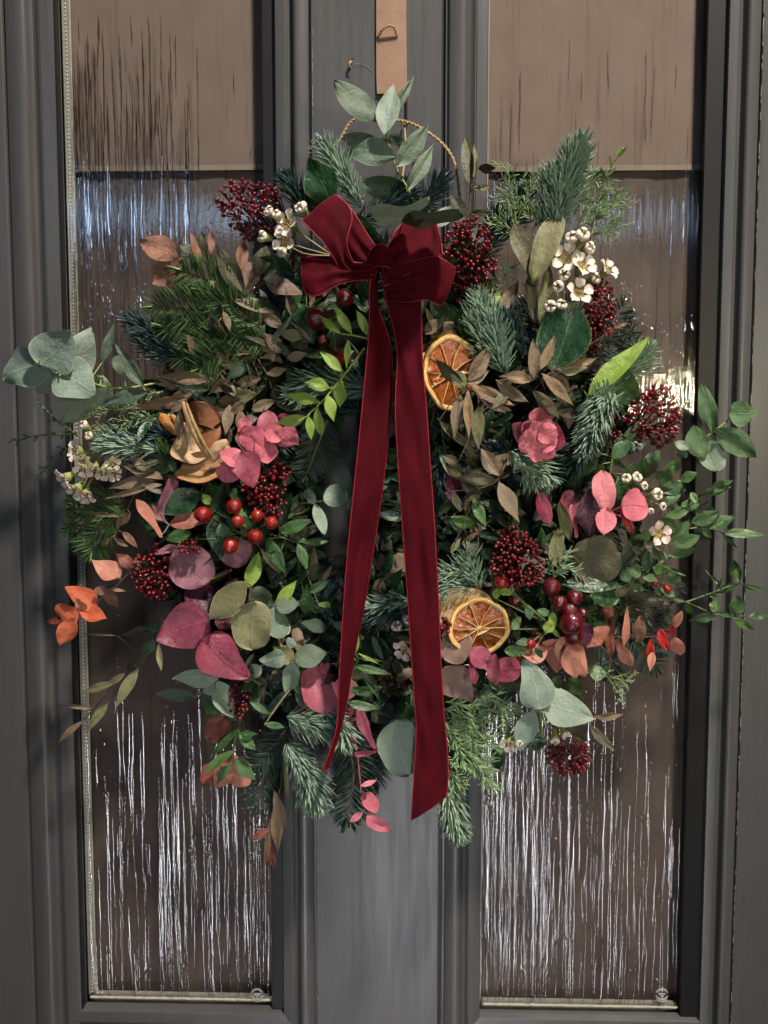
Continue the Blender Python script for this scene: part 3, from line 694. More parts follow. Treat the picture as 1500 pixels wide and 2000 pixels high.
# ---- skimmia
def skimmia(u, v, rx, ry, d, root, n=110, mat='bud', rpx=4.0, label=None, fill=1.0):
    c = P(u, v, d); px = SC(d); R = P(root[0], root[1], d-0.03); mb = MB(); st = MB()
    subs = []
    for k in range(9):
        a = k*2.4; rr = math.sqrt((k+0.5)/9)*0.62
        subs.append(c+Rt*(rx*px*rr*math.cos(a))+Up*(ry*px*rr*math.sin(a))+Vector((0, 0.012, 0)))
    hub = c+(R-c)*0.6+Vector((0, 0.018, 0))
    st.tube(catmull([R, hub, c+Vector((0, 0.02, 0))], 8), [0.0016, 0.0012], 'stem_dark', 6)
    for s_ in subs: st.tube([hub, hub.lerp(s_, 0.55)+Vector((0, 0.002, 0)), s_], [0.0010, 0.0006], 'stem_dark', 5, False)
    pl = []
    tries = 0
    while len(pl) < n and tries < n*30:
        tries += 1
        a = rnd.uniform(0, 2*math.pi); rr = math.sqrt(rnd.random())*(1+0.12*math.sin(3*a+u)); x = rr*math.cos(a); z = rr*math.sin(a)
        y = math.sqrt(max(0, 1-min(1, rr*rr)))*min(rx, ry)*0.75
        p = c+Rt*x*rx*px+Up*z*ry*px-Vector((0, 1, 0))*(y*px-rnd.uniform(0, 0.010))
        if all((p-q).length > rpx*px*1.75 for q in pl): pl.append(p)
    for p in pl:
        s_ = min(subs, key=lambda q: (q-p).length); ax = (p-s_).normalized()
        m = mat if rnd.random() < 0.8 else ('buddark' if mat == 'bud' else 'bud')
        r = rpx*px*rnd.uniform(0.75, 1.1); mb.ball(p, r, m, 7, 5, ax, 1.18)
        mb.tube([s_.lerp(p, 0.15), p], [0.0005, 0.0006], 'stem_dark', 4, False)
    o = wpart('skimmia_cluster', st, R, None, label); link('buds', mb.mesh('buds', True, R), o, None, 'stuff'); return o
# ---- berries
BM = {}
def berry_mesh(mat, stretch):
    k = (mat, stretch)
    if k not in BM:
        mb = MB(); mb.ball((0, 0, 0), 1.0, mat, 20, 14, Vector((0, 0, 1)), stretch)
        for i in range(5):
            a = i*1.2566; mb.tube([(0.08*math.cos(a), 0.08*math.sin(a), stretch*0.97), (0.2*math.cos(a), 0.2*math.sin(a), stretch*1.03)], [0.06, 0.02], 'stem_brown', 4)
        BM[k] = mb.mesh('berry')
    return BM[k]
def berries(name, items, d, root, sepals=True, mat='berry', label=None, stemmat='stem_green'):
    R = P(root[0], root[1], d-0.025); st = MB(); todo = []
    for it in items:
        u, v, r = it[:3]; m = it[3] if len(it) > 3 else mat; dd = it[4] if len(it) > 4 else d+rnd.uniform(-0.003, 0.003)
        c = P(u, v, dd); rm = r*SC(dd); ax = (c-R).normalized(); ax = (ax+Vector((rnd.uniform(-.4, .4), -0.25, rnd.uniform(-.5, .1)))).normalized()
        st.tube(catmull([R, R.lerp(c, 0.5)+Vector((0, 0.004, 0)), c-ax*rm*0.95], 8), [0.0011, 0.0008], stemmat, 5, False)
        if sepals:
            for k in range(5):
                a = k*1.2566+u; q = ax.orthogonal().normalized(); s2 = ax.cross(q); rad_ = q*math.cos(a)+s2*math.sin(a)
                b0 = c-ax*rm*0.98; rows = []
                for i, (t, ww) in enumerate(((0, 0.15), (0.35, 0.38), (0.7, 0.33), (1.0, 0.04))):
                    cc = b0+rad_*rm*1.05*t-ax*rm*(0.1-0.45*t*t)-ax*rm*0.12; sd = ax.cross(rad_)
                    rows.append([cc-sd*rm*ww, cc-ax*rm*0.05, cc+sd*rm*ww])
                st.grid(rows, 'sepal')
        todo.append((c, rm, ax, m))
    o = wpart(name, st, R, None, label)
    for c, rm, ax, m in todo:
        b = link('berry', berry_mesh(m, rnd.choice((1.0, 1.12, 1.2))), o); q = Vector((0, 0, 1)).rotation_difference(ax)
        b.matrix_basis = Matrix.Translation(c-R) @ q.to_matrix().to_4x4() @ Matrix.Diagonal((rm, rm, rm, 1))
    return o
# ---- waxflowers
FM = {}
def flower_mesh(kind, pm):
    k = (kind, pm)
    if k in FM: return FM[k]
    mb = MB(); r = random.Random(len(FM)+3)
    # calyx cup, flower faces +Z, radius about 1
    prof = [(0.05, -1.25), (0.14, -1.15), (0.26, -0.8), (0.42, -0.35), (0.50, -0.02), (0.44, 0.03), (0.30, -0.10), (0.02, -0.13)]
    mb.grid([[(q[0]*math.cos(a*math.pi/5), q[0]*math.sin(a*math.pi/5), q[1]) for a in range(10)] for q in prof[:5]], 'calyx', close=True)
    mb.grid([[(q[0]*math.cos(a*math.pi/5), q[0]*math.sin(a*math.pi/5), q[1]) for a in range(10)] for q in prof[4:]], 'cupcol', close=True)
    for k5 in range(5):
        a0 = k5*1.2566+r.uniform(-.08, .08); opn = 0.30 if kind == 'open' else 1.15
        ca, sa = math.cos(a0), math.sin(a0); rows = []
        if kind == 'open': R0, rl, up0 = 0.42, 0.72, 0.28
        else: R0, rl, up0 = 0.46, 0.55, 0.9
        for i in range(6):
            t = i/5; hw = 0.44*math.sqrt(max(0.02, 1-(2*t-0.95)**2))*(1 if kind == 'open' else 0.95); row = []
            for j in range(5):
                s = -1+j/2
                if kind == 'open': rr = R0+rl*t; z = 0.0+up0*math.sin(t*2.2)+0.16*s*s+0.06*r.uniform(-1, 1)*abs(s)
                else:
                    rr = R0*(1-0.42*t**1.8)+0.20*math.sin(t*3.1); z = 0.02+rl*(1.0+0.25*math.sin(k5*2.3))*math.sin(t*1.57)-0.10*s*s
                    hw2 = hw*(1-0.35*t); rr -= 0.10*s*s
                    row.append((rr*ca-s*hw2*sa, rr*sa+s*hw2*ca, z)); continue
                row.append((rr*ca-s*hw*sa, rr*sa+s*hw*ca, z))
            rows.append(row)
        mb.grid(rows, pm)
    if kind == 'open':
        for q in range(10):
            a = q*0.628; mb.tube([(0.38*math.cos(a), 0.38*math.sin(a), 0), (0.34*math.cos(a), 0.34*math.sin(a), 0.22)], 0.035, 'petal', 4); mb.ball((0.33*math.cos(a), 0.33*math.sin(a), 0.24), 0.06, 'peel', 5, 4)
        mb.tube([(0, 0, -0.1), (0, 0, 0.3)], 0.04, 'calyx', 5)
    FM[k] = mb.mesh('flower'); return FM[k]
def waxflower(items, d, root, pm='petal', label=None, stemmat='stem_tan'):
    """items: (u,v,r,dx,dz[,kind]) facing direction roughly (dx,-1,dz)"""
    R = P(root[0], root[1], d-0.025); st = MB(); todo = []
    for it in items:
        u, v, r, dx, dz = it[:5]; kind = it[5] if len(it) > 5 else 'open'; dd = d+rnd.uniform(-0.002, 0.004)
        c = P(u, v, dd); ax = Vector((dx, -0.8, dz)).normalized(); rm = r*SC(dd)*(1.22 if kind == 'open' else 1.32)
        st.tube(catmull([R, R.lerp(c, 0.55)+Vector((0, 0.004, 0)), c-ax*rm*1.2], 8), [0.0009, 0.0006], stemmat, 5, False)
        todo.append((c, rm, ax, kind))
    o = wpart('waxflower_sprig', st, R, None, label)
    for c, rm, ax, kind in todo:
        b = link('flower' if kind == 'open' else 'flower_bud', flower_mesh(kind, pm), o); q = Vector((0, 0, 1)).rotation_difference(ax)
        b.matrix_basis = Matrix.Translation(c-R) @ q.to_matrix().to_4x4() @ Matrix.Rotation(rnd.uniform(0, 6), 4, 'Z') @ Matrix.Diagonal((rm, rm, rm, 1))
    return o
# ---- dried fruit
def frame(u, v, d, tiltx, tiltz):
    c = P(u, v, d); N = Vector((tiltx, -1, tiltz)).normalized(); X = Vector((0, 0, 1)).cross(N).normalized()*-1; X = N.cross(Vector((0, 0, 1))).normalized(); Y = X.cross(N).normalized()*-1
    return c, X, N.cross(X), N
def orange_slice(u, v, rx, ry, d, tx, tz, label, offs=(0, 0)):
    c, X, Y, N = frame(u, v, d, tx, tz); px = SC(d); R = max(rx, ry)*px; kx, ky = rx*px/R, ry*px/R
    def pt(r, a, h): 
        wob = 1+0.03*math.sin(3*a+1)+0.02*math.sin(7*a)
        warp = 0.0048*math.sin(2*a+0.6)*(r/R)
        return c+X*(r*wob*math.cos(a)*kx)+Y*(r*wob*math.sin(a)*ky)+N*(h+warp)
    n = 64; th = 0.0022
    mb = MB()
    prof = [(R*0.97, -th*.8), (R*1.0, -th*0.4), (R*1.0, th*0.3), (R*0.975, th*0.6)]
    mb.grid([[pt(r*(1+0.006*math.sin(a*23)), a, h) for a in [2*math.pi*i/n for i in range(n)]] for r, h in prof], 'rind', close=True)
    o = wpart('dried_orange_slice', mb, c, None, label)
    mb = MB(); prof = [(R*0.975, th*0.6), (R*0.93, th*0.7), (R*0.88, th*0.5), (R*0.845, th*0.0)]
    mb.grid([[pt(r*(1+0.008*math.sin(a*13+r*900)), a, h) for a in [2*math.pi*i/n for i in range(n)]] for r, h in prof], 'pith', close=True)
    mb.grid([[pt(r, a, -th*1.5) for a in [2*math.pi*i/n for i in range(n)]] for r in (R*0.97, R*0.01)], 'pith', close=True)
    nseg = 10; ox, oy = offs
    for k in range(nseg):               # membranes
        a = 2*math.pi*k/nseg+0.12*math.sin(k*5); rows = []
        pts = [pt(R*(0.02+0.84*t), a+0.05*math.sin(t*4+k), th*(0.62+0.12*math.sin(t*9+k))) for t in [i/6 for i in range(7)]]
        mb.tube(pts, [.0006, .0003], 'pith', 5)
    mb.ball(pt(0, 0, th*0.6), 0.0022, 'pith', 8, 6, N, 0.5)
    link('pith', mb.mesh('pith', True, c), o)
    for k in range(nseg):
        mb = MB(); a0 = 2*math.pi*k/nseg+0.12*math.sin(k*5)+0.03; a1 = 2*math.pi*(k+1)/nseg+0.12*math.sin((k+1)*5)-0.03; rows = []
        for i in range(9):
            t = i/8; r = R*(0.05+0.81*t); row = []
            for j in range(8):
                s = j/7; a = a0+(a1-a0)*s; h = th*(-0.3+0.95*mnoise.noise(Vector((k*3+a*4, t*6, u)))+0.35*(abs(2*s-1)**3))
                rr = r*(1-0.05*(abs(2*s-1)**3)*t); row.append(pt(rr, a, h))
            rows.append(row)
        mb.grid(rows, 'pulp'); link('segment', mb.mesh('segment', True, c), o)
    return o
def apple_slice(u, v, rx, ry, d, tx, tz, flesh, label, cut=None):
    c, X, Y, N = frame(u, v, d, tx, tz); px = SC(d); n = 48
    def pt(f, a, h):
        wob = 1+0.05*math.sin(2*a+1)+0.035*math.sin(5*a); curl = 0.0065*f**2*math.sin(2*a+u)+0.004*f*f*math.sin(3*a)
        return c+X*(rx*px*f*wob*math.cos(a))+Y*(ry*px*f*wob*math.sin(a))+N*(h+curl)
    A = [2*math.pi*i/n for i in range(n)]; mb = MB()
    mb.grid([[pt(f, a, h+0.0006*math.sin(a*9+f*20)) for a in A] for f, h in ((0.97, 0.0012), (0.8, 0.0004), (0.6, 0.0002), (0.4, -0.0002), (0.2, -0.0006), (0.02, -0.001))], flesh, close=True)
    mb.grid([[pt(f, a, h) for a in A] for f, h in ((0.97, -0.0012), (0.02, -0.0022))], flesh, close=True)
    o = wpart('dried_apple_slice', mb, c, None, label)
    mb = MB(); mb.grid([[pt(f, a, h) for a in A] for f, h in ((0.97, 0.0013), (1.0, 0.0010), (1.0, -0.0010), (0.97, -0.0013))], 'skin', close=True)
    link('skin', mb.mesh('skin', True, c), o)
    return o
# ---- backing: moss ring and dark foliage one cannot tell apart
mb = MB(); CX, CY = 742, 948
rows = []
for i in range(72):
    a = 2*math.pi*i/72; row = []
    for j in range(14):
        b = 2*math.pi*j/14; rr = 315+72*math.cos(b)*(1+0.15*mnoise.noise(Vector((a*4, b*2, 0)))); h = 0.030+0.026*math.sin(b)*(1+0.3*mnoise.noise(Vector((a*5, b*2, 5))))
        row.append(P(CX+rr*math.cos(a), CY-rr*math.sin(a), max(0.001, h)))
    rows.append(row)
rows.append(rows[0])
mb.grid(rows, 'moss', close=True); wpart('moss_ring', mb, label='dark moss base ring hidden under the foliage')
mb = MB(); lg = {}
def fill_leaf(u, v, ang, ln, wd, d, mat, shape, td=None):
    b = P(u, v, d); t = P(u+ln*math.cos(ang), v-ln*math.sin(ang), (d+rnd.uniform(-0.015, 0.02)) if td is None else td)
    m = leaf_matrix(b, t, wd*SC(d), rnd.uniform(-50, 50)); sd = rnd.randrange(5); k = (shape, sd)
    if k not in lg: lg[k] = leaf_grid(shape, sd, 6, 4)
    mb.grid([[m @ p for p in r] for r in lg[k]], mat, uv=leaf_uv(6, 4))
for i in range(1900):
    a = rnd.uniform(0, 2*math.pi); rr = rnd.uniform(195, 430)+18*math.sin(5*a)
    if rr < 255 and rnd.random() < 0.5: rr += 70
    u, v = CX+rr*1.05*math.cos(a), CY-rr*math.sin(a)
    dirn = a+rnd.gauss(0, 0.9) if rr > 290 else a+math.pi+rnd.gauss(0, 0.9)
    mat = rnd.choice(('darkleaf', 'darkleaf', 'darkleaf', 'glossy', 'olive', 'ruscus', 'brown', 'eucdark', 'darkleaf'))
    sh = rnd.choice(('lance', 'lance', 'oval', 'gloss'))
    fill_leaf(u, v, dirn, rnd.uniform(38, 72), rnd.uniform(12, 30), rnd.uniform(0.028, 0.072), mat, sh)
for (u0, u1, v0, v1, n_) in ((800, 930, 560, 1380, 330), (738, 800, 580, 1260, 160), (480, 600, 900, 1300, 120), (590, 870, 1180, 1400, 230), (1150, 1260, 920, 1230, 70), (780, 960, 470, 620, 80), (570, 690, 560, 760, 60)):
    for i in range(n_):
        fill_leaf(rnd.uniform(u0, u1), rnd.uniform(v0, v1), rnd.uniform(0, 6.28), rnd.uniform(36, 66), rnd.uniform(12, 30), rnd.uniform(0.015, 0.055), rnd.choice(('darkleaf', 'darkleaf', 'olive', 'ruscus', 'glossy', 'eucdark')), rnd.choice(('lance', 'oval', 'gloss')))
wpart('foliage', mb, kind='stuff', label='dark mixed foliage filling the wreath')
def randfir(n, mats, r0, r1, d0, d1, style, ln, outward=True, wpx=3.2, a0=0, a1=6.283):
    for i in range(n):
        a = a0+(a1-a0)*(i+rnd.random())/n; r = rnd.uniform(r0, r1); dr = a+rnd.gauss(0, 0.45)+(0 if outward else math.pi); L_ = rnd.uniform(80, 120)
        u, v = CX+r*math.cos(a), CY-r*math.sin(a); d = rnd.uniform(d0, d1)
        fir(rnd.choice(mats), [(u, v, d), (u+L_*0.5*math.cos(dr), v-L_*0.5*math.sin(dr), d+0.006), (u+L_*math.cos(dr+0.2), v-L_*math.sin(dr+0.2), d+0.002)], d, ln, 0.85, style, wpx)
randfir(17, ('darkfir', 'bluefir', 'darkfir', 'nordmann'), 345, 390, 0.035, 0.06, 'flat', 34)
randfir(10, ('darkfir', 'bluefir'), 250, 280, 0.04, 0.06, 'flat', 30, False)

E = 'eucalyptus_sprig'; OL = 'olive_sprig'; RU = 'ruscus_sprig'; SL = 'salal_leaf_sprig'
# ============ TOP
sprig(E, 'sage', 'oval', 0.075, [(812, 410, .05), (798, 372), (775, 330), (757, 275), (752, 255)], [
 (738, 236, 652, 158, 56, {'m': 'eucdark', 's': 'oval', 'r': 35}), (750, 264, 768, 160, 46, {'m': 'silver', 's': 'lance', 'r': -12, 'd': .083}),
 (752, 240, 807, 148, 24, {'s': 'lance', 'r': 40, 'd': .07}), (774, 305, 674, 290, 52, {'r': 8, 'd': .082}), (745, 283, 670, 266, 42, {'m': 'eucdark', 'd': .068}),
 (772, 326, 836, 243, 42, {'s': 'lance', 'r': 18, 'd': .080}), (793, 374, 850, 280, 30, {'s': 'lance', 'd': .086, 'r': 25}),
 (800, 372, 700, 356, 46, {'m': 'eucdark', 'd': .06}), (760, 262, 792, 285, 20, {'m': 'eucdark', 'd': .06})], 'stem_lime', 0.0010, label='silver green eucalyptus sprig rising at the top of the wreath')
sprig(E, 'sage', 'oval', 0.10, [(800, 440, .05), (790, 425)], [(718, 412, 838, 414, 130, {'r': 74, 'd': .152, 't': .004, 'v': 1}), (785, 432, 905, 418, 130, {'r': 80, 'd': .156, 't': .006, 'm': 'eucdark', 'v': 3}), (850, 442, 886, 406, 30, {'m': 'silver', 'd': .09}), (800, 440, 852, 388, 30, {'m': 'eucdark', 'd': .07})])  # first two leaves widened and pushed forward to shade the bow
sprig(OL, 'olive', 'lance', 0.07, [(925, 470, .05), (918, 420), (920, 368), (930, 330), (950, 318)], [
 (920, 368, 908, 252, 30, {'r': 10}), (916, 440, 878, 378, 32, {}), (935, 330, 968, 328, 18, {'t': .02}), (922, 368, 968, 363, 12), (925, 345, 925, 282, 14, {'m': 'khaki', 'r': 60, 't': -.01}), (918, 415, 965, 415, 14), (915, 445, 950, 480, 24, {'m': 'eucdark'})], 'stem_brown')
sprig(SL, 'glossy', 'gloss', 0.072, [(690, 440, .05), (660, 400)], [(650, 402, 600, 308, 66, {'r': -12, 'd': .08}), (690, 418, 738, 525, 58, {'d': .07, 'r': 20}), (640, 400, 560, 380, 40, {'d': .05})], label='glossy dark green leaves above the bow')
fir('noble', [(705, 405), (672, 345), (632, 285)], .068, 36, 1.2)
fir('bluefir', [(800, 440), (835, 395), (862, 352)], .06, 34, 1.0)
fir('bluefir', [(690, 440), (760, 400), (800, 375)], .055, 36, 1.1)
fir('darkfir', [(600, 430), (580, 380), (560, 350)], .045, 34, .8)
fir('noble', [(1060, 450), (1075, 385), (1082, 340)], .068, 36, 1.3, 'noble', 4.0)
fir('noble', [(1085, 450), (1102, 370), (1130, 288)], .078, 42, 1.6, 'noble', 4.2, label='tall silvery noble fir tip at upper right')
fir('bluefir', [(970, 470), (1010, 420), (1020, 380)], .05, 36, 1.0)
fir('bluefir', [(930, 520), (960, 470), (975, 420)], .05, 36, 1.0)
for ax in ([(1010, 450), (1000, 380), (988, 320)], [(1040, 430), (1010, 400), (975, 370)], [(1050, 440), (1030, 380), (1045, 345)], [(1010, 470), (990, 440), (960, 420)],
           [(1130, 440), (1160, 390), (1200, 350)], [(1130, 440), (1175, 420), (1215, 380)], [(1120, 420), (1150, 370), (1160, 330)], [(1150, 460), (1190, 450), (1212, 430)], [(1040, 450), (1060, 410), (1080, 380)], [(1150, 440), (1190, 400), (1222, 385)]):
    juniper('juniper', ax, .07, 26, 14, 7)
sprig('myrtle_twig', 'juniper', 'lance', 0.078, [(1150, 500), (1160, 430), (1180, 350), (1218, 288)], [
 (1160, 425, 1172, 400, 5), (1158, 440, 1140, 418, 5), (1168, 395, 1190, 372, 6), (1175, 370, 1158, 345, 6), (1182, 345, 1205, 325, 6), (1180, 350, 1172, 325, 6), (1195, 325, 1190, 305, 6), (1205, 308, 1226, 284, 8, {'m': 'lime'}), (1205, 308, 1212, 285, 7, {'m': 'lime'}), (1160, 430, 1190, 415, 5), (1155, 460, 1178, 450, 5)] and
 [tuple(list(q[:5])+[{'m': 'lime' if q[1] < 330 else 'ruscus'}]) for q in [(1160, 425, 1172, 400, 5), (1158, 440, 1140, 418, 5), (1168, 395, 1190, 372, 6), (1175, 370, 1158, 345, 6), (1182, 345, 1205, 325, 6), (1180, 350, 1172, 325, 6), (1195, 325, 1190, 305, 6), (1205, 308, 1226, 284, 8), (1205, 308, 1212, 285, 7), (1160, 430, 1190, 415, 5), (1155, 460, 1178, 450, 5)]], 'stem_tan', .0009)
# spatulate khaki leaves
sprig('mistletoe_sprig', 'khaki', 'spat', 0.088, [(1062, 680, .05), (1055, 630), (1048, 560)], [
 (1040, 548, 1092, 402, 50, {'v': 1, 'r': -5, 'd': .098}), (1046, 556, 1002, 436, 44, {'m': 'olive', 'd': .085, 'r': 30}), (1056, 640, 1074, 520, 26, {'d': .086}), (1046, 632, 1032, 540, 24, {'m': 'olive', 'd': .08}),
 (1126, 1048, 1094, 978, 24, {'d': .095}), (1082, 1104, 1100, 1030, 26, {'d': .09})][:4], 'stem_green', label='pale khaki spoon shaped leaves beside the white flowers')
waxflower([(1117, 468, 16, -.3, .5, 'bud'), (1136, 462, 17, .2, .4, 'bud'), (1148, 486, 15, .6, .1, 'bud'), (1106, 504, 21, -.2, .1), (1138, 520, 19, .3, .4), (1186, 528, 17, .7, .6), (1104, 536, 15, -.4, -.1, 'bud'), (1130, 572, 20, .2, .3), (1092, 560, 14, -.4, 0, 'bud'), (1077, 600, 15, -.5, .2, 'bud'), (1096, 598, 14, .2, .5, 'bud'), (1160, 545, 14, .7, .2, 'bud')],
          .092, (1110, 640), 'petal', 'white waxflowers clustered at the upper right')
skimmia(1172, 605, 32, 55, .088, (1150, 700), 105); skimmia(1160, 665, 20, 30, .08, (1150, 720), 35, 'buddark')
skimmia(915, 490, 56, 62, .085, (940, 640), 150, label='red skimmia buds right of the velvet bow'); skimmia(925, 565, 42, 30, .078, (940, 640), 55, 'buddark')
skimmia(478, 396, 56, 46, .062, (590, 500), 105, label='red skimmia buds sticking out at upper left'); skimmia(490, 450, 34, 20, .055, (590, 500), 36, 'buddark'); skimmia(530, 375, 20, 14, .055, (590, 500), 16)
waxflower([(590, 409, 16, -.4, .7, 'bud'), (563, 438, 20, -.5, .2), (558, 472, 19, -.4, .0), (516, 463, 14, -.8, .1, 'bud'), (527, 415, 13, -.7, .6, 'bud'), (541, 422, 12, -.2, .6, 'bud'), (552, 490, 13, -.5, -.8, 'bud')], .09, (650, 500), label='white waxflowers left of the bow')
sprig(SL, 'glossy', 'gloss', .062, [(620, 540, .04), (580, 530)], [(578, 540, 500, 505, 48, {'r': -20}), (575, 552, 512, 545, 40, {'r': 30, 'd': .06}), (562, 590, 612, 672, 66, {'r': 10, 'd': .07}), (600, 680, 560, 640, 40, {'m': 'eucdark', 'd': .06}), (870, 590, 905, 650, 40, {'d': .075, 'r': 30}), (905, 590, 930, 640, 30, {'m': 'ruscus'})][:5])
sprig(SL, 'glossy', 'gloss', .075, [(880, 600, .04), (870, 590)], [(850, 595, 905, 645, 44, {'r': 30}), (960, 600, 975, 560, 24, {'m': 'lime', 's': 'oval'}), (935, 570, 945, 545, 20, {'m': 'lime', 's': 'oval'})], pet=False)
# ============ UPPER LEFT browns
sprig(E, 'peach', 'oval', .065, [(520, 640, .04), (460, 590), (410, 520), (370, 500)], [
 (352, 500, 268, 468, 50, {'r': 10, 'm': 'peach', 's': 'gloss'}), (358, 505, 298, 552, 62, {'m': 'peach', 'd': .055, 's': 'oval'}), (384, 522, 378, 455, 22, {'r': 40}), (412, 498, 414, 448, 16), (405, 508, 393, 452, 18, {'m': 'olive'}),
 (468, 530, 476, 470, 26, {'r': 35}), (478, 576, 416, 476, 40, {'m': 'olive', 's': 'lance', 'd': .075}), (475, 565, 492, 514, 46, {'s': 'round', 'm': 'dusty'}), (448, 584, 414, 515, 50, {'m': 'dusty', 's': 'lance'}), (456, 586, 542, 606, 30, {'m': 'brown', 's': 'lance', 'd': .08}),
 (518, 545, 590, 578, 40, {'m': 'dusty'}), (500, 540, 520, 480, 36, {'m': 'olive'}), (382, 495, 352, 476, 24, {'m': 'olive', 'd': .05})], 'stem_brown', label='dusty brown and peach leaves at upper left')
sprig(OL, 'tan', 'lance', .078, [(450, 650, .06), (436, 605)], [(432, 605, 399, 656, 22), (436, 607, 452, 645, 16), (426, 628, 442, 655, 7, {'m': 'peach'})], 'stem_tan')
for ax in ([(480, 600), (400, 605), (310, 598)], [(470, 590), (420, 555), (360, 530)], [(520, 670), (440, 670), (360, 700)], [(500, 640), (430, 640), (330, 640)], [(500, 700), (430, 705), (390, 720)]):
    fir('nordmann', ax, .066, 46, .8, 'flat', 4.8)
fir('nordmann', [(510, 640), (470, 610), (400, 570)], .07, 38, 1.1, 'flat', 4.0)
fir('bluefir', [(340, 690), (300, 650), (255, 625)], .05, 34, 1.1)
fir('bluefir', [(350, 700), (310, 690), (275, 650)], .045, 34, 1.1)
# ============ big silver eucalyptus at far left
sprig(E, 'silver', 'cord', .075, [(320, 745, .05), (255, 757), (205, 755), (140, 735), (80, 708)], [
 (78, 712, 140, 645, 92, {'v': 0, 'r': -8, 'd': .088, 't': .0}), (85, 712, 0, 738, 84, {'v': 1, 'r': 10, 'd': .080, 't': 0}), (112, 724, 186, 768, 92, {'v': 2, 'r': -8, 'd': .084, 't': .0}), (125, 738, 180, 642, 76, {'v': 3, 'r': 15, 'd': .070, 't': 0}),
 (200, 735, 118, 832, 92, {'v': 4, 'm': 'sage', 'd': .062, 'r': -25}), (115, 730, 70, 768, 60, {'v': 2, 'd': .074}), (282, 757, 222, 670, 30, {'m': 'eucdark', 's': 'lance'}), (250, 730, 225, 695, 34, {'m': 'eucdark', 's': 'round'}), (198, 712, 222, 628, 20, {'m': 'eucdark', 's': 'lance', 'd': .05}), (290, 765, 200, 790, 28, {'m': 'eucdark', 's': 'lance'})], 'stem_lime', .001, label='large round silver green eucalyptus leaves at far left')
mb = MB()
for c_ in ((75, 708, .090), (114, 727, .086)):
    for k in range(5): mb.tube([P(c_[0], c_[1], c_[2]-.003), P(c_[0]+rnd.uniform(-9, 9), c_[1]+rnd.uniform(-8, 8), c_[2]+.004)], [0.0011, 0.0004], 'stem_lime', 5)
wpart('leaf_bud', mb, label='tiny pale bud tips at the centre of the silver leaves')
juniper('junidark', [(150, 848), (80, 850), (18, 862)], .04, 12, 7, 5); juniper('junidark', [(150, 850), (110, 820), (75, 785)], .04, 12, 8, 5); juniper('junidark', [(150, 870), (110, 890), (76, 930)], .04, 14, 8, 6)
juniper('juniper', [(320, 765), (270, 772), (238, 770)], .062, 22, 12, 5); juniper('juniper', [(320, 810), (260, 820), (195, 850)], .07, 30, 11, 9); juniper('juniper', [(300, 790), (230, 800), (160, 800)], .05, 24, 11, 7)
fir('noble', [(310, 880), (255, 870), (200, 862)], .06, 36, 1.5); fir('bluefir', [(330, 850), (280, 850), (220, 845)], .055, 34, 1.2)
waxflower([(166, 832, 12, -.5, .6, 'bud'), (176, 852, 11, -.3, .3, 'bud'), (150, 880, 17, -.8, .2), (165, 900, 15, -.2, -.4), (128, 934, 17, -.9, -.7), (163, 915, 15, -.2, -.8), (186, 917, 14, .1, -.9), (203, 922, 14, .3, -.9), (219, 905, 12, .5, -.3), (150, 955, 18, -.6, -.8), (167, 966, 16, .0, -.9), (222, 925, 12, .6, -.6)], .07, (215, 850), label='white waxflowers at the left edge')
for ax in ([(240, 1000), (190, 1020), (140, 1030)], [(250, 990), (200, 990), (150, 985)], [(230, 1010), (190, 1050), (180, 1075)]): fir('nordmann', ax, .05, 38, 1.1, 'flat', 3.4)
# brown olive leaves
def olives(lst, d, stem, mat='brown', label=None): return sprig(OL, mat, 'lance', d, stem, lst, 'stem_brown', .0009, label=label)
olives([(415, 742, 308, 734, 26), (393, 757, 322, 790, 24, {'m': 'brown'}), (367, 776, 256, 800, 26, {'m': 'tan'}), (500, 768, 438, 784, 28, {'m': 'khaki'}), (470, 778, 420, 792, 26, {'m': 'tan'}), (498, 690, 415, 690, 14), (455, 712, 412, 685, 16, {'m': 'tan'}), (540, 692, 495, 655, 24), (540, 690, 508, 700, 14), (450, 740, 405, 770, 24), (510, 740, 455, 750, 22), (520, 730, 560, 720, 18), (460, 775, 430, 735, 20)], .076,
       [(560, 660, .06), (510, 690), (450, 715), (410, 745), (365, 775)], label='brown olive leaves on the left of the wreath')
olives([(425, 620, 540, 605, 2), (555, 640, 500, 610, 24), (552, 690, 515, 650, 26), (590, 660, 545, 650, 24, {'m': 'khaki'}), (560, 700, 600, 690, 20), (440, 800, 395, 815, 24), (450, 810, 480, 780, 22), (490, 800, 540, 780, 22), (540, 790, 600, 795, 22, {'m': 'olive'}), (450, 790, 440, 850, 22), (470, 800, 475, 850, 22)][1:], .072, [(520, 720, .05), (550, 660)])
olives([(318, 930, 205, 955, 24), (320, 935, 240, 910, 26), (330, 900, 265, 905, 30, {'m': 'olive'}), (300, 950, 200, 975, 12), (290, 920, 250, 890, 20), (240, 1010, 165, 1003, 8), (255, 1002, 228, 1028, 22, {'m': 'tan'}), (330, 960, 280, 950, 24), (215, 1052, 194, 1072, 15, {'m': 'tan'}), (222, 1050, 252, 1068, 12, {'m': 'tan'}), (238, 1038, 270, 1070, 16, {'m': 'peach'})], .072, [(350, 920, .05), (290, 930), (250, 990), (225, 1045)])
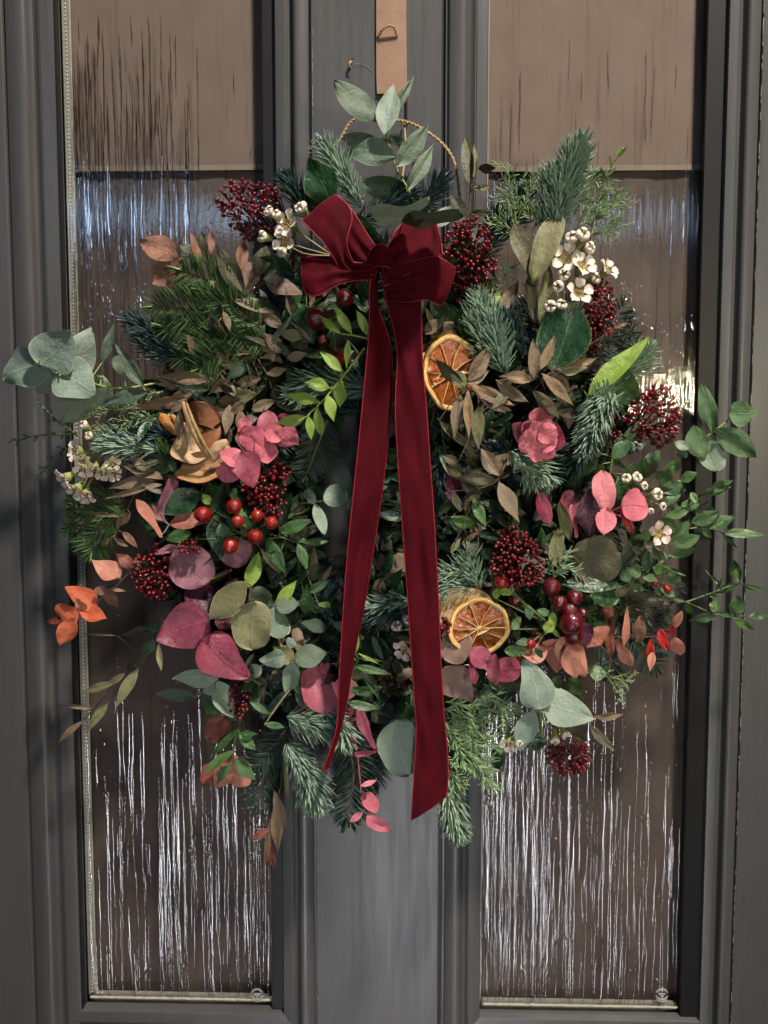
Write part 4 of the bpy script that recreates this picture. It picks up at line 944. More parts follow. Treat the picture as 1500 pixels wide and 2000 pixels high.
# apple slice, husks
MAT['applebrown'] = simple('browned_apple_flesh', (0.30, 0.13, 0.055), (0.17, 0.06, 0.025), 0.45, 0.4, 90, 0.6, 260)
apple_slice(388, 845, 42, 62, .078, -.35, .15, 'applebrown', 'browned dried apple slice standing behind the pale one')
apple_slice(375, 878, 40, 34, .088, .5, .5, 'applepale', 'thin curled dried apple slice')
apple_slice(400, 918, 60, 32, .092, -.1, .55, 'apple', 'dried apple slice with dark red skin on the left')
def husk(pts, r, d, mat='husk', name='dried_husk', label=None):
    line = catmull([P(q[0], q[1], d+(q[2] if len(q) > 2 else 0)) for q in pts], 14); mb = MB(); rows = []
    for i, p in enumerate(line):
        t = i/13; ax = (line[min(13, i+1)]-line[max(0, i-1)]).normalized(); sd = ax.cross((CAM-p).normalized()).normalized(); n = sd.cross(ax); rr = r*SC(d)*(0.35+0.65*math.sin(math.pi*min(1, t*0.9+0.08))**0.6); row = []
        for k in range(9):
            a = -1.1+2.2*k/8; row.append(p+sd*rr*math.sin(a)*(1+.15*mnoise.noise(Vector((i*.6, k, r))))+n*rr*0.9*math.cos(a)*(1+.25*mnoise.noise(Vector((i*.5, k*.7, 9)))))
        rows.append(row)
    mb.grid(rows, mat); return wpart(name, mb, line[0], None, label)
husk([(357, 785, .02), (368, 815, .022), (382, 852, .022), (408, 900, .015)], 6.5, .088, label='thin tan husk lying over the dried apple'); husk([(364, 787, .022), (378, 825, .024), (398, 866, .022), (418, 898, .015)], 4, .088)
husk([(330, 835), (318, 815), (345, 848)], 11, .085, 'peel', 'dried_peel'); husk([(335, 812), (355, 830), (375, 838)], 8, .086, 'peel', 'dried_peel')
husk([(412, 900), (425, 876), (446, 862)], 14, .10, 'applepale'); husk([(430, 905), (440, 892), (446, 870)], 8, .102, 'applepale')
olives([(352, 800, 348, 862, 20), (372, 812, 365, 870, 18, {'m': 'tan'}), (357, 790, 330, 800, 22, {'m': 'brown'})], .10, [(365, 780, .09), (355, 800)])
# ============ PINK cluster left
sprig(E, 'pink', 'round', .098, [(510, 960, .06), (480, 920), (490, 870), (530, 840)], [
 (472, 900, 430, 880, 44, {'d': .112, 's': 'cord'}), (470, 915, 424, 928, 42, {'d': .114, 's': 'round'}), (470, 882, 497, 952, 62, {'m': 'rose', 'd': .116, 's': 'cord', 'r': -10}), (470, 845, 516, 872, 52, {'d': .108}), (465, 845, 500, 868, 50, {'d': .100}), (480, 842, 472, 818, 38, {'d': .096}),
 (508, 850, 532, 805, 42, {'m': 'rose'}), (520, 858, 552, 836, 36, {'d': .105}), (508, 900, 532, 862, 50, {'d': .106}), (545, 840, 582, 868, 52, {'m': 'rose', 'd': .09, 's': 'cord'}), (540, 830, 570, 815, 36, {'m': 'burg', 'd': .085})], 'stem_red', .0009, label='bright pink round leaves on the left')
skimmia(520, 962, 44, 48, .092, (510, 1020), 75, rpx=4.6); skimmia(548, 920, 22, 18, .085, (520, 1000), 16)
sprig(SL, 'glossy', 'gloss', .088, [(430, 1000, .06), (400, 965)], [(392, 962, 320, 1004, 52, {'r': 10, 'v': 1}), (432, 995, 432, 1092, 56, {'m': 'glossy', 'r': 15}), (398, 960, 430, 955, 30), (445, 1020, 440, 1060, 26, {'m': 'green'})], label='glossy wet dark green leaves beside the red berries')
sprig(E, 'copper', 'oval', .092, [(420, 1020, .07), (330, 1025)], [(418, 1012, 328, 1020, 34, {'m': 'copper', 's': 'spat', 'r': 20}), (310, 1000, 346, 928, 28, {'m': 'mauve', 's': 'spat', 'r': 30}), (316, 1050, 264, 975, 26, {'m': 'copper', 's': 'spat', 'r': 45}), (320, 1018, 298, 985, 24, {'m': 'mauve'}), (350, 1068, 300, 1080, 18, {'m': 'mauve'})], 'stem_grey')
berries('hypericum_sprig', [(396, 1005, 16), (457, 989, 15.5), (464, 1018, 13, 'berrypale'), (502, 1007, 12, 'berrypale'), (530, 1021, 13, 'berrypale'), (498, 1048, 15.5), (450, 1067, 15)], .108, (475, 1045), label='shiny red hypericum berries on the left')
sprig('green_sprig', 'green', 'oval', .098, [(475, 1050, .08), (480, 1030)], [(420, 1000, 428, 975, 22), (480, 1030, 462, 985, 20), (490, 1040, 478, 1005, 18), (440, 1050, 432, 1022, 26), (410, 985, 396, 965, 20, {'m': 'lime'}), (325, 1055, 375, 1040, 26, {'m': 'ruscus'})])
# copper branch
sprig(E, 'copper', 'cord', .07, [(385, 1010, .06), (325, 1050), (262, 1108), (215, 1155), (150, 1205)], [
 (232, 1130, 180, 1096, 44, {'m': 'copper', 'v': 0}), (262, 1108, 222, 1082, 26), (255, 1122, 275, 1085, 26, {'m': 'peach'}), (188, 1186, 126, 1146, 42, {'m': 'orange', 'r': 5}), (204, 1146, 231, 1190, 26, {'m': 'peach', 'r': 30}), (188, 1160, 204, 1142, 20, {'m': 'peach'}), (156, 1192, 208, 1210, 32, {'m': 'orange', 's': 'oval'}), (150, 1214, 110, 1182, 36, {'m': 'orange', 's': 'round', 'd': .076}), (148, 1208, 116, 1258, 40, {'m': 'orange', 's': 'oval', 'd': .078}), (120, 1212, 88, 1213, 20, {'m': 'rust'}), (210, 1150, 250, 1155, 7, {'m': 'peach', 's': 'lance'}), (165, 1192, 150, 1170, 22, {'m': 'copper'})], 'stem_grey', .0013, label='copper orange eucalyptus twig reaching out at left')
skimmia(300, 1118, 42, 54, .085, (340, 1100), 110, 'bud'); skimmia(368, 1068, 22, 18, .10, (360, 1110), 22, 'bud')
# burgundy cluster
sprig(E, 'burg', 'cord', .090, [(450, 1130, .07), (410, 1180), (405, 1225)], [
 (405, 1140, 345, 1066, 88, {'m': 'mauve', 's': 'round', 'v': 2, 'd': .088}), (420, 1200, 372, 1130, 80, {'m': 'plum', 's': 'round', 'd': .086}), (410, 1214, 306, 1250, 96, {'m': 'burg', 'v': 0, 'r': -5, 'd': .100}), (398, 1246, 482, 1328, 88, {'m': 'burg', 'v': 1, 'r': 6, 'd': .100}), (432, 1062, 486, 1095, 66, {'m': 'mauve', 's': 'round', 'd': .084}), (470, 1130, 425, 1210, 60, {'m': 'plum', 's': 'oval', 'd': .082}), (425, 1200, 462, 1228, 36, {'m': 'rose', 'd': .092})], 'stem_dark', label='large burgundy heart shaped leaves at lower left')
sprig(E, 'khaki', 'round', .104, [(500, 1120, .08), (490, 1150), (480, 1200)], [(480, 1136, 408, 1210, 56, {'m': 'khaki', 's': 'oval', 'r': 0, 'v': 3}), (497, 1175, 494, 1268, 84, {'m': 'khaki', 's': 'round', 'v': 1, 'r': 8, 'd': .106}), (485, 1160, 530, 1170, 44, {'m': 'eucdark', 's': 'round', 'd': .092}), (483, 1148, 506, 1078, 32, {'m': 'lime', 's': 'gloss', 'd': .10}), (536, 1186, 580, 1132, 24, {'m': 'lime', 's': 'lance', 'd': .085})], 'stem_brown', label='round khaki leaves overlapping the burgundy ones')
sprig(E, 'sage', 'round', .09, [(530, 1180, .06), (545, 1250), (568, 1300), (578, 1328), (548, 1370), (517, 1415)], [
 (520, 1188, 560, 1240, 62, {'m': 'sage'}), (540, 1190, 580, 1175, 34, {'m': 'eucdark'}), (556, 1282, 508, 1292, 40, {'m': 'sage', 's': 'cord'}), (575, 1296, 534, 1262, 36, {'m': 'khaki', 's': 'oval'}), (576, 1288, 642, 1268, 52, {'m': 'eucdark', 's': 'cord', 'd': .095}), (562, 1262, 575, 1250, 24, {'m': 'silver'}),
 (576, 1292, 560, 1350, 40, {'m': 'sage', 's': 'oval'}), (575, 1325, 626, 1390, 56, {'m': 'eucdark', 's': 'oval', 'd': .08}), (570, 1330, 592, 1358, 16, {'m': 'green', 's': 'lance'}), (510, 1300, 484, 1318, 30, {'m': 'sage', 's': 'oval', 'd': .08}), (517, 1415, 556, 1420, 14, {'m': 'green', 's': 'oval'}), (530, 1395, 487, 1370, 14, {'m': 'green', 's': 'oval'})], 'stem_tan', .0011, label='sage green eucalyptus sprig low on the left')
sprig(E, 'sage', 'cord', .085, [(500, 1300, .06), (460, 1310), (428, 1322)], [(432, 1318, 384, 1292, 46), (426, 1326, 338, 1324, 42, {'s': 'gloss'}), (424, 1330, 452, 1402, 50, {'s': 'oval'}), (384, 1362, 304, 1354, 26, {'m': 'eucdark', 's': 'oval', 'd': .07}), (420, 1332, 398, 1350, 34, {'m': 'silver', 's': 'oval'}), (468, 1325, 490, 1310, 36, {'m': 'eucdark', 's': 'round'})], 'stem_green')
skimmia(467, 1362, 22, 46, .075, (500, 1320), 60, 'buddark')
olives([(270, 1306, 226, 1382, 24, {'m': 'khaki'}), (226, 1333, 158, 1353, 16, {'m': 'khaki'}), (212, 1370, 168, 1432, 18, {'m': 'khaki'}), (186, 1384, 112, 1376, 9, {'m': 'brown'}), (162, 1408, 110, 1452, 14, {'m': 'tan'}), (302, 1230, 232, 1240, 20, {'m': 'olive'}), (232, 1242, 160, 1238, 5, {'m': 'olive'}), (310, 1255, 316, 1312, 13, {'m': 'khaki'}), (290, 1270, 240, 1320, 22, {'m': 'olive'}), (300, 1245, 280, 1285, 26, {'m': 'ruscus'}), (325, 1250, 290, 1215, 26, {'m': 'ruscus'}), (245, 1315, 205, 1345, 14, {'m': 'olive'}), (340, 1240, 310, 1200, 28, {'m': 'olive'})], .06, [(360, 1220, .04), (300, 1245), (230, 1330), (165, 1405)], 'khaki', label='khaki olive twig trailing at lower left')
# green compound sprig bottom
sprig('pistache_sprig', 'green', 'lance', .075, [(500, 1350, .05), (476, 1390), (460, 1440), (455, 1490)], [
 (466, 1430, 500, 1466, 22, {'m': 'ruscus'}), (458, 1465, 396, 1512, 20, {'m': 'ruscus'}), (458, 1480, 500, 1524, 28, {'m': 'green'}), (455, 1490, 412, 1538, 18, {'m': 'green'}), (468, 1420, 410, 1482, 16, {'m': 'ruscus'}), (472, 1405, 430, 1390, 18), (476, 1398, 440, 1370, 22, {'m': 'ruscus'}), (464, 1440, 500, 1430, 20, {'m': 'ruscus'}), (430, 1395, 390, 1370, 26, {'m': 'ruscus'}), (440, 1380, 400, 1395, 22, {'m': 'ruscus'})], 'stem_green')
sprig(E, 'rust', 'round', .06, [(440, 1420, .04), (450, 1450)], [(455, 1475, 430, 1542, 62, {'m': 'copper', 'd': .06}), (460, 1480, 480, 1535, 50, {'m': 'copper', 'd': .056}), (440, 1400, 410, 1450, 46, {'m': 'rust'}), (420, 1490, 395, 1530, 30, {'m': 'rust'})], 'stem_dark')
sprig(OL, 'tan', 'lance', .06, [(550, 1470, .04), (548, 1540), (530, 1610)], [(546, 1540, 540, 1672, 26, {'s': 'lance', 'm': 'tan', 'r': 20}), (555, 1440, 563, 1592, 10, {'m': 'khaki'}), (536, 1545, 560, 1620, 22, {'m': 'brown'}), (526, 1600, 512, 1722, 13, {'m': 'tan'}), (528, 1620, 486, 1640, 16, {'m': 'rust'}), (525, 1640, 535, 1700, 20, {'m': 'rust'}), (520, 1645, 480, 1615, 3, {'m': 'olive'})], 'stem_brown', label='dried tan leaves hanging lowest at the left of centre')
for ax in ([(570, 1440), (520, 1500), (505, 1570)], [(560, 1420), (530, 1460), (490, 1490)]): fir('darkfir', ax, .045, 36, 1.0, 'flat')
fir('noble', [(560, 1400), (600, 1410), (655, 1425)], .078, 40, 1.5, wpx=4); fir('noble', [(560, 1450), (600, 1510), (618, 1570)], .074, 42, 1.8, wpx=4.2, label='blue green noble fir tip at the bottom')
fir('noblepale', [(620, 1380), (665, 1410), (675, 1450)], .08, 36, .8, wpx=4)
fir('darkfir', [(665, 1420), (690, 1500), (680, 1595)], .056, 46, 1.6, 'flat', 4.2); fir('darkfir', [(690, 1430), (725, 1480), (700, 1540)], .05, 42, 1.2, 'flat', 4)
fir('noblepale', [(870, 1500), (880, 1570), (895, 1630)], .07, 34, 1.7, wpx=3.8, label='pale fir tip below the long ribbon')
# pink hanging
sprig(E, 'pink', 'oval', .086, [(680, 1360, .07), (690, 1420), (700, 1490), (708, 1560), (730, 1600)], [
 (688, 1375, 676, 1462, 26, {'m': 'rose', 's': 'spat', 'r': 40}), (700, 1375, 728, 1467, 26, {'m': 'pink', 's': 'oval', 'r': 30}), (692, 1474, 736, 1470, 14, {'m': 'rose'}), (692, 1476, 682, 1462, 14, {'m': 'rose'}), (704, 1535, 736, 1524, 11), (708, 1552, 738, 1582, 32, {'s': 'round'}), (716, 1598, 766, 1626, 30, {'s': 'cord'}), (710, 1584, 682, 1606, 13), (705, 1560, 718, 1550, 16, {'m': 'rose'})], 'stem_red', .0008, label='pink leaf spray hanging below the wreath')
hl = sprig(E, 'pink', 'cord', .085, [(600, 1400, .06), (620, 1360)], [(655, 1388, 598, 1308, 80, {'m': 'rose', 'd': .086, 's': 'round', 'l': 'pink leaf with a small dark hole'}), (620, 1385, 575, 1380, 40, {'m': 'rose', 'd': .075}), (640, 1310, 625, 1295, 26, {'d': .08}), (690, 1360, 650, 1330, 50, {'d': .08})], 'stem_red')
mb = MB(); mb.ball(P(652, 1327, .0875), 6*SC(.09), 'waxleafdot', 10, 6, Vector((0, -1, 0)), .25); wpart('leaf_hole', mb)
sprig(E, 'sage', 'round', .08, [(700, 1370, .05), (760, 1400)], [(772, 1406, 800, 1512, 92, {'m': 'sage', 'v': 1, 'r': 8}), (760, 1410, 730, 1370, 50, {'m': 'eucdark', 'd': .05}), (780, 1410, 790, 1370, 44, {'m': 'ruscus', 'd': .06})], 'stem_brown', .0012, label='round sage leaf behind the long ribbon end')
sprig(RU, 'ruscus', 'lance', .095, [(670, 1370, .06), (690, 1310), (700, 1290)], [(690, 1300, 765, 1316, 16), (700, 1285, 752, 1292, 7), (698, 1275, 745, 1300, 6, {'m': 'lime'}), (694, 1275, 700, 1240, 10, {'m': 'lime'}), (696, 1290, 667, 1268, 6, {'m': 'lime'}), (676, 1372, 744, 1385, 20, {'m': 'ruscus'}), (680, 1350, 748, 1345, 22, {'m': 'ruscus'}), (685, 1340, 730, 1360, 18), (700, 1310, 745, 1370, 4)], 'stem_green')
# ============ INSIDE THE HOLE
sprig(E, 'sage', 'round', .07, [(500, 985, .05), (570, 985), (640, 978), (700, 975)], [(680, 972, 632, 970, 46, {'s': 'round'}), (672, 962, 674, 910, 30, {'s': 'oval', 'm': 'eucdark'}), (614, 985, 634, 1046, 26, {'s': 'oval'}), (612, 985, 603, 955, 18, {'m': 'eucdark'}), (545, 1000, 548, 975, 20), (680, 975, 700, 990, 30)], 'stem_brown', .0008, label='small round eucalyptus leaves crossing the open centre')
sprig(RU, 'ruscus', 'lance', .07, [(500, 1080, .05), (540, 1050), (580, 1060)], [(582, 1060, 602, 1120, 22), (586, 1058, 646, 1056, 14), (545, 1040, 610, 1015, 26), (545, 1010, 580, 993, 24), (548, 1080, 510, 1100, 30), (520, 1050, 560, 1120, 28), (590, 1160, 650, 1130, 18, {'m': 'green'}), (620, 1180, 665, 1183, 14, {'m': 'lime'})])
sprig(E, 'sage', 'oval', .06, [(745, 1120, .04), (735, 1050), (738, 960)], [(735, 1005, 790, 1008, 22), (740, 1060, 715, 1040, 30, {'m': 'eucdark'}), (735, 1100, 700, 1085, 30, {'m': 'eucdark'}), (745, 1075, 765, 1055, 26, {'m': 'olive'}), (738, 960, 760, 935, 16, {'m': 'eucdark'}), (755, 1130, 725, 1150, 20, {'m': 'khaki'})], 'stem_tan', .0008)
sprig(E, 'eucdark', 'oval', .06, [(690, 1120, .04), (660, 1110)], [(700, 1110, 640, 1095, 36, {'m': 'olive'}), (760, 1120, 790, 1080, 34, {'m': 'brown'}), (750, 1170, 745, 1130, 16, {'m': 'tan'}), (775, 1080, 800, 1120, 30, {'m': 'brown'})])
fir('bluefir', [(815, 1185), (760, 1190), (705, 1200)], .066, 36, 1.3); fir('noble', [(800, 1170), (760, 1180), (720, 1180)], .07, 32, .9)
fir('bluefir', [(560, 1150), (600, 1160), (640, 1200)], .05, 34, 1.0); fir('bluefir', [(620, 1300), (660, 1250), (690, 1200)], .045, 34, 1.0)
waxflower([(776, 1224, 14, -.3, .5, 'bud'), (790, 1268, 17, -.5, -.3), (796, 1210, 12, .2, .3, 'bud')], .088, (850, 1240), 'petalpink')
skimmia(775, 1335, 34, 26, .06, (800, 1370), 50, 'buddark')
fir('darkfir', [(640, 820), (620, 870), (600, 925)], .06, 34, 1.0, 'flat', 3.2); fir('nordmann', [(600, 815), (620, 860), (640, 900)], .055, 34, .7, 'flat', 2.8)
fir('noble', [(720, 760), (640, 745), (570, 775)], .068, 40, 1.6, wpx=4, label='silvery blue fir in the upper left of the centre'); fir('bluefir', [(700, 800), (640, 790), (580, 800)], .055, 36, 1.2)
# light green compound sprig
sprig('pistache_sprig', 'lime', 'lance', .112, [(712, 680, .10), (680, 722), (640, 772), (598, 814)], [
 (680, 662, 678, 722, 14), (668, 727, 624, 686, 22), (644, 758, 595, 746, 25), (622, 784, 556, 770, 25), (668, 745, 664, 796, 27), (640, 770, 654, 824, 25), (620, 794, 627, 856, 23), (602, 812, 610, 860, 18), (598, 814, 538, 831, 26)], 'stem_lime', .001, label='bright lime green leaf spray left of the ribbon')
sprig('pistache_sprig', 'lime', 'lance', .112, [(720, 662), (690, 655), (665, 652)], [(687, 652, 651, 595, 19), (717, 655, 697, 604, 18), (666, 652, 620, 616, 17)], 'stem_lime', .0008)
berries('cranberry_sprig', [(674, 582, 18, 'cranberry', .098), (617, 622, 23, 'cranberry', .08), (656, 699, 17, 'berry', .084), (630, 664, 11, 'cranberry', .075)], .085, (650, 640), False, 'cranberry', 'dark cranberries under the bow')
# ============ CENTRE RIGHT
MAT['applecream'] = simple('creamy_apple_flesh', (0.68, 0.50, 0.29), (0.52, 0.34, 0.16), 0.55, 0.4, 110, 0.5, 260)
apple_slice(866, 676, 54, 46, .066, -.3, .35, 'applecream', 'pale dried slice above the orange slice')
orange_slice(880, 730, 60, 74, .086, .45, .05, 'dried orange slice half hidden by the ribbon, near the top')
fir('noble', [(985, 730), (965, 660), (932, 580)], .080, 38, 2.0, wpx=4, label='thick silvery fir tip right of the bow'); fir('noblepale', [(960, 710), (935, 650), (925, 600)], .078, 34, .9); fir('bluefir', [(1020, 700), (1000, 650), (985, 620)], .07, 36, 1.2)
juniper('juniper', [(960, 590), (985, 540), (998, 520)], .07, 16, 16, 4); juniper('juniper', [(970, 620), (1000, 615), (1020, 630)], .07, 14, 16, 4)
olives([(906, 752, 844, 704, 30, {'m': 'olive', 'd': .104}), (908, 758, 880, 722, 28, {'m': 'khaki', 'd': .108}), (908, 748, 957, 722, 24, {'m': 'tan'}), (920, 752, 1006, 792, 26, {'m': 'tan', 'd': .102}), (914, 760, 916, 858, 19, {'m': 'tan', 'd': .108}), (912, 745, 962, 672, 32, {'m': 'brown'}), (900, 768, 888, 858, 26, {'m': 'brown'}), (935, 790, 934, 880, 26, {'m': 'khaki'}), (935, 775, 1000, 805, 20, {'m': 'brown'}), (855, 818, 936, 888, 18, {'m': 'olive'}), (895, 905, 862, 890, 18, {'m': 'olive'})], .096, [(960, 800, .07), (930, 770), (908, 752)], label='tan olive leaves fanned out over the orange slice')
olives([(1044, 742, 974, 734, 24, {'m': 'tan'}), (1042, 742, 1040, 660, 28, {'m': 'brown', 'd': .105}), (1054, 724, 1084, 654, 20, {'m': 'tan', 'd': .112}), (1058, 728, 1124, 792, 24, {'m': 'tan', 'd': .112}), (1088, 722, 1167, 698, 20, {'m': 'tan'}), (1092, 726, 1148, 720, 18, {'m': 'khaki'}), (1040, 762, 1100, 818, 26, {'m': 'olive'}), (968, 742, 1030, 788, 26, {'m': 'brown'}), (1078, 726, 1118, 768, 22, {'m': 'brown'}), (1200, 640, 1228, 630, 8, {'m': 'tan'}), (1000, 760, 960, 800, 20, {'m': 'olive'})], .102, [(1080, 800, .08), (1060, 750), (1050, 735)], label='tan olive leaves under the big dark green leaf')
olives([(976, 930, 938, 874, 32, {'m': 'brown', 'd': .1}), (970, 938, 886, 934, 26, {'m': 'olive', 'd': .094}), (974, 940, 1014, 1022, 34, {'m': 'brown', 'd': .098}), (978, 920, 902, 922, 12, {'m': 'khaki'}), (940, 1033, 893, 1070, 10, {'m': 'tan'}), (900, 940, 940, 965, 24, {'m': 'olive'}), (900, 1000, 880, 960, 18, {'m': 'olive'}), (935, 1060, 905, 1090, 22, {'m': 'olive'}), (880, 1080, 900, 1050, 12, {'m': 'khaki'}), (870, 960, 905, 985, 20, {'m': 'plum'}), (870, 905, 910, 930, 26, {'m': 'olive'}), (905, 880, 950, 915, 22, {'m': 'olive'}), (925, 970, 950, 1030, 22, {'m': 'ruscus'}), (880, 1010, 940, 1030, 26, {'m': 'ruscus'})], .085, [(1000, 860, .06), (985, 910), (970, 940), (935, 955)], 'brown')
sprig(SL, 'glossy', 'gloss', .098, [(1080, 760, .07), (1078, 730)], [(1078, 724, 1118, 584, 104, {'v': 2, 'r': -8}), (1130, 700, 1140, 640, 40, {'d': .08})], label='big glossy dark green leaf at the right')
sprig(SL, 'lime', 'gloss', .090, [(1160, 860, .06), (1152, 770)], [(1148, 772, 1268, 658, 44, {'v': 1, 'r': -25, 't': .0}), (1180, 720, 1250, 790, 70, {'m': 'ruscus', 'd': .072}), (1190, 790, 1240, 770, 60, {'m': 'eucdark', 'd': .06})], label='folded bright lime leaf at the right')
fir('noblepale', [(1190, 760), (1230, 725), (1266, 685)], .066, 32, 1.4); fir('noble', [(1195, 755), (1172, 800), (1140, 880)], .088, 36, 2.0, wpx=4, label='curved silvery fir tip at the right'); fir('noblepale', [(1140, 860), (1170, 800), (1185, 760)], .088, 34, .8)
for ax in ([(1150, 690), (1200, 660), (1230, 650)], [(1150, 700), (1190, 640), (1215, 600)], [(1140, 720), (1190, 690), (1240, 675)]): fir('darkfir', ax, .06, 36, .7, 'flat', 3.2)
fir('bluefir', [(1190, 800), (1150, 860), (1120, 910)], .07, 34, 1.1)
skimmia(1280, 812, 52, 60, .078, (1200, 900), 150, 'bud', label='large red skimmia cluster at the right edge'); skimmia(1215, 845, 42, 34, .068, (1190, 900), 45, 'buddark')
# pink rosette
sprig(E, 'pink', 'round', .100, [(1050, 900, .07), (1050, 855)], [
 (1060, 830, 1052, 795, 66, {'m': 'rose', 'd': .092}), (1040, 852, 998, 835, 46, {'d': .104}), (1045, 858, 1012, 862, 50, {'d': .106, 'm': 'pink'}), (1048, 856, 1042, 824, 38, {'d': .108}), (1050, 855, 1088, 838, 42, {'d': .110, 'r': 5}), (1052, 858, 1088, 868, 40, {'d': .109, 'r': -5}), (1048, 856, 1052, 902, 42, {'d': .113, 'r': 0}), (1068, 862, 1104, 850, 56, {'m': 'burg', 'd': .088}), (1044, 850, 1026, 822, 36, {'d': .101}), (1056, 850, 1078, 822, 34, {'d': .103}), (1052, 864, 1028, 886, 34, {'d': .105}), (1062, 868, 1078, 896, 34, {'d': .098, 'm': 'rose'}), (1040, 860, 1022, 888, 36, {'d': .1, 'm': 'rose'})], 'stem_red', label='rosette of bright pink leaves right of centre')
fir('noblepale', [(995, 880), (1025, 905), (1045, 940)], .082, 34, 1.1, wpx=3.8); fir('noble', [(1040, 890), (1060, 915), (1075, 935)], .07, 32, 1.0); fir('darkfir', [(1090, 900), (1110, 950), (1120, 980)], .055, 34, 1.0)
fir('bluefir', [(880, 880), (860, 920), (850, 960)], .05, 30, 1.0)
juniper('junidark', [(990, 960), (1005, 1010), (1015, 1060)], .075, 16, 10, 6)
# ============ RIGHT
sprig(E, 'green', 'cord', .068, [(1320, 885, .045), (1345, 875), (1390, 846), (1438, 806)], [
 (1391, 847, 1371, 748, 34, {'s': 'oval', 'm': 'green'}), (1424, 806, 1482, 806, 50, {'s': 'cord', 'm': 'green', 'v': 1}), (1396, 836, 1476, 892, 46, {'s': 'oval', 'm': 'green', 'v': 0}), (1374, 896, 1354, 830, 46, {'s': 'oval', 'm': 'green'}), (1380, 852, 1404, 920, 50, {'s': 'round', 'm': 'sage', 'd': .06}), (1345, 878, 1318, 862, 20, {'m': 'sage', 's': 'oval'}), (1340, 880, 1322, 893, 24, {'m': 'eucdark'})], 'stem_lime', .0009, label='eucalyptus sprig reaching over the door frame at right')
sprig(RU, 'ruscus', 'lance', .072, [(1188, 1000, .06), (1190, 940), (1200, 880), (1218, 855)], [(1214, 868, 1252, 820, 20, {'m': 'green'}), (1195, 896, 1233, 855, 30, {'m': 'green', 'd': .08}), (1205, 870, 1215, 845, 12), (1192, 945, 1215, 930, 20, {'m': 'green'}), (1165, 882, 1128, 938, 38, {'m': 'ruscus'}), (1178, 905, 1164, 930, 22), (1205, 1000, 1212, 930, 30, {'m': 'glossy'}), (1215, 945, 1240, 900, 26), (1250, 930, 1262, 895, 26), (1230, 940, 1190, 960, 20)], 'stem_lime', .0008)
RL = [(1372, 966, 1436, 933, 20), (1372, 968, 1432, 950, 14), (1350, 1020, 1408, 999, 30), (1380, 1032, 1440, 1006, 26), (1412, 1042, 1496, 1044, 22), (1412, 1044, 1442, 1072, 8), (1310, 1064, 1372, 1046, 28), (1304, 1087, 1366, 1068, 20), (1310, 1060, 1348, 1012, 28), (1330, 1000, 1372, 965, 26), (1330, 990, 1350, 975, 12), (1372, 1000, 1402, 1000, 28, {'m': 'darkleaf'}), (1300, 1010, 1352, 990, 22), (1290, 960, 1340, 940, 30), (1300, 920, 1330, 900, 26), (1280, 920, 1318, 950, 28), (1296, 985, 1330, 965, 20), (1370, 1030, 1392, 1052, 14), (1330, 940, 1360, 920, 24), (1350, 960, 1362, 985, 14), (1260, 910, 1290, 880, 30), (1320, 1030, 1290, 1010, 20)]
sprig(RU, 'ruscus', 'lance', .055, [(1230, 960, .04), (1300, 990), (1350, 985), (1375, 965)], RL[:2]+RL[9:11]+RL[13:16]+RL[18:21], 'stem_green', .0008, label='ruscus shoot spreading to the right, upper')
sprig(RU, 'ruscus', 'lance', .058, [(1240, 1050, .04), (1310, 1040), (1370, 1030), (1415, 1042)], RL[2:9]+RL[11:13]+RL[16:18]+RL[21:], 'stem_green', .0008, label='ruscus shoot spreading to the right, middle')
sprig(RU, 'ruscus', 'gloss', .052, [(1210, 1140, .04), (1270, 1155), (1340, 1176), (1400, 1200), (1462, 1204)], [
 (1440, 1204, 1441, 1162, 30, {'s': 'oval'}), (1462, 1204, 1502, 1198, 18, {'s': 'lance'}), (1432, 1208, 1474, 1230, 17, {'s': 'lance'}), (1398, 1196, 1434, 1206, 8, {'s': 'lance'}), (1400, 1202, 1343, 1215, 20, {'s': 'lance', 'm': 'green'}), (1390, 1194, 1400, 1172, 20, {'s': 'oval'}), (1340, 1176, 1300, 1165, 14, {'s': 'lance'}), (1330, 1178, 1220, 1160, 20, {'s': 'lance', 'm': 'olive'}), (1340, 1176, 1350, 1200, 14), (1230, 1150, 1260, 1145, 26, {'m': 'green'}), (1280, 1160, 1310, 1150, 18, {'m': 'green'})], 'stem_green', .0008, label='ruscus shoot spreading to the right, lower')
sprig(RU, 'ruscus', 'lance', .055, [(1340, 1176, .05), (1385, 1160), (1415, 1148), (1448, 1136)], [(1445, 1136, 1426, 1090, 24), (1410, 1146, 1376, 1112, 8), (1442, 1140, 1394, 1160, 15), (1446, 1138, 1502, 1154, 6), (1446, 1140, 1480, 1158, 5), (1380, 1158, 1362, 1140, 8), (1385, 1160, 1405, 1168, 10), (1400, 1150, 1410, 1130, 6)], 'stem_green', .0007)
sprig(RU, 'green', 'oval', .062, [(1210, 1150, .05), (1260, 1120), (1290, 1095), (1300, 1070)], [(1265, 1118, 1262, 1080, 20), (1275, 1110, 1300, 1115, 24, {'m': 'ruscus'}), (1245, 1130, 1240, 1098, 24), (1285, 1100, 1305, 1078, 18), (1290, 1095, 1275, 1065, 16), (1300, 1125, 1330, 1135, 26), (1255, 1125, 1285, 1135, 16), (1230, 1140, 1215, 1110, 20), (1295, 1105, 1340, 1125, 8, {'m': 'ruscus'}), (1200, 1165, 1230, 1145, 20, {'m': 'olive'}), (1290, 1150, 1320, 1165, 16)], 'stem_green', .0007)
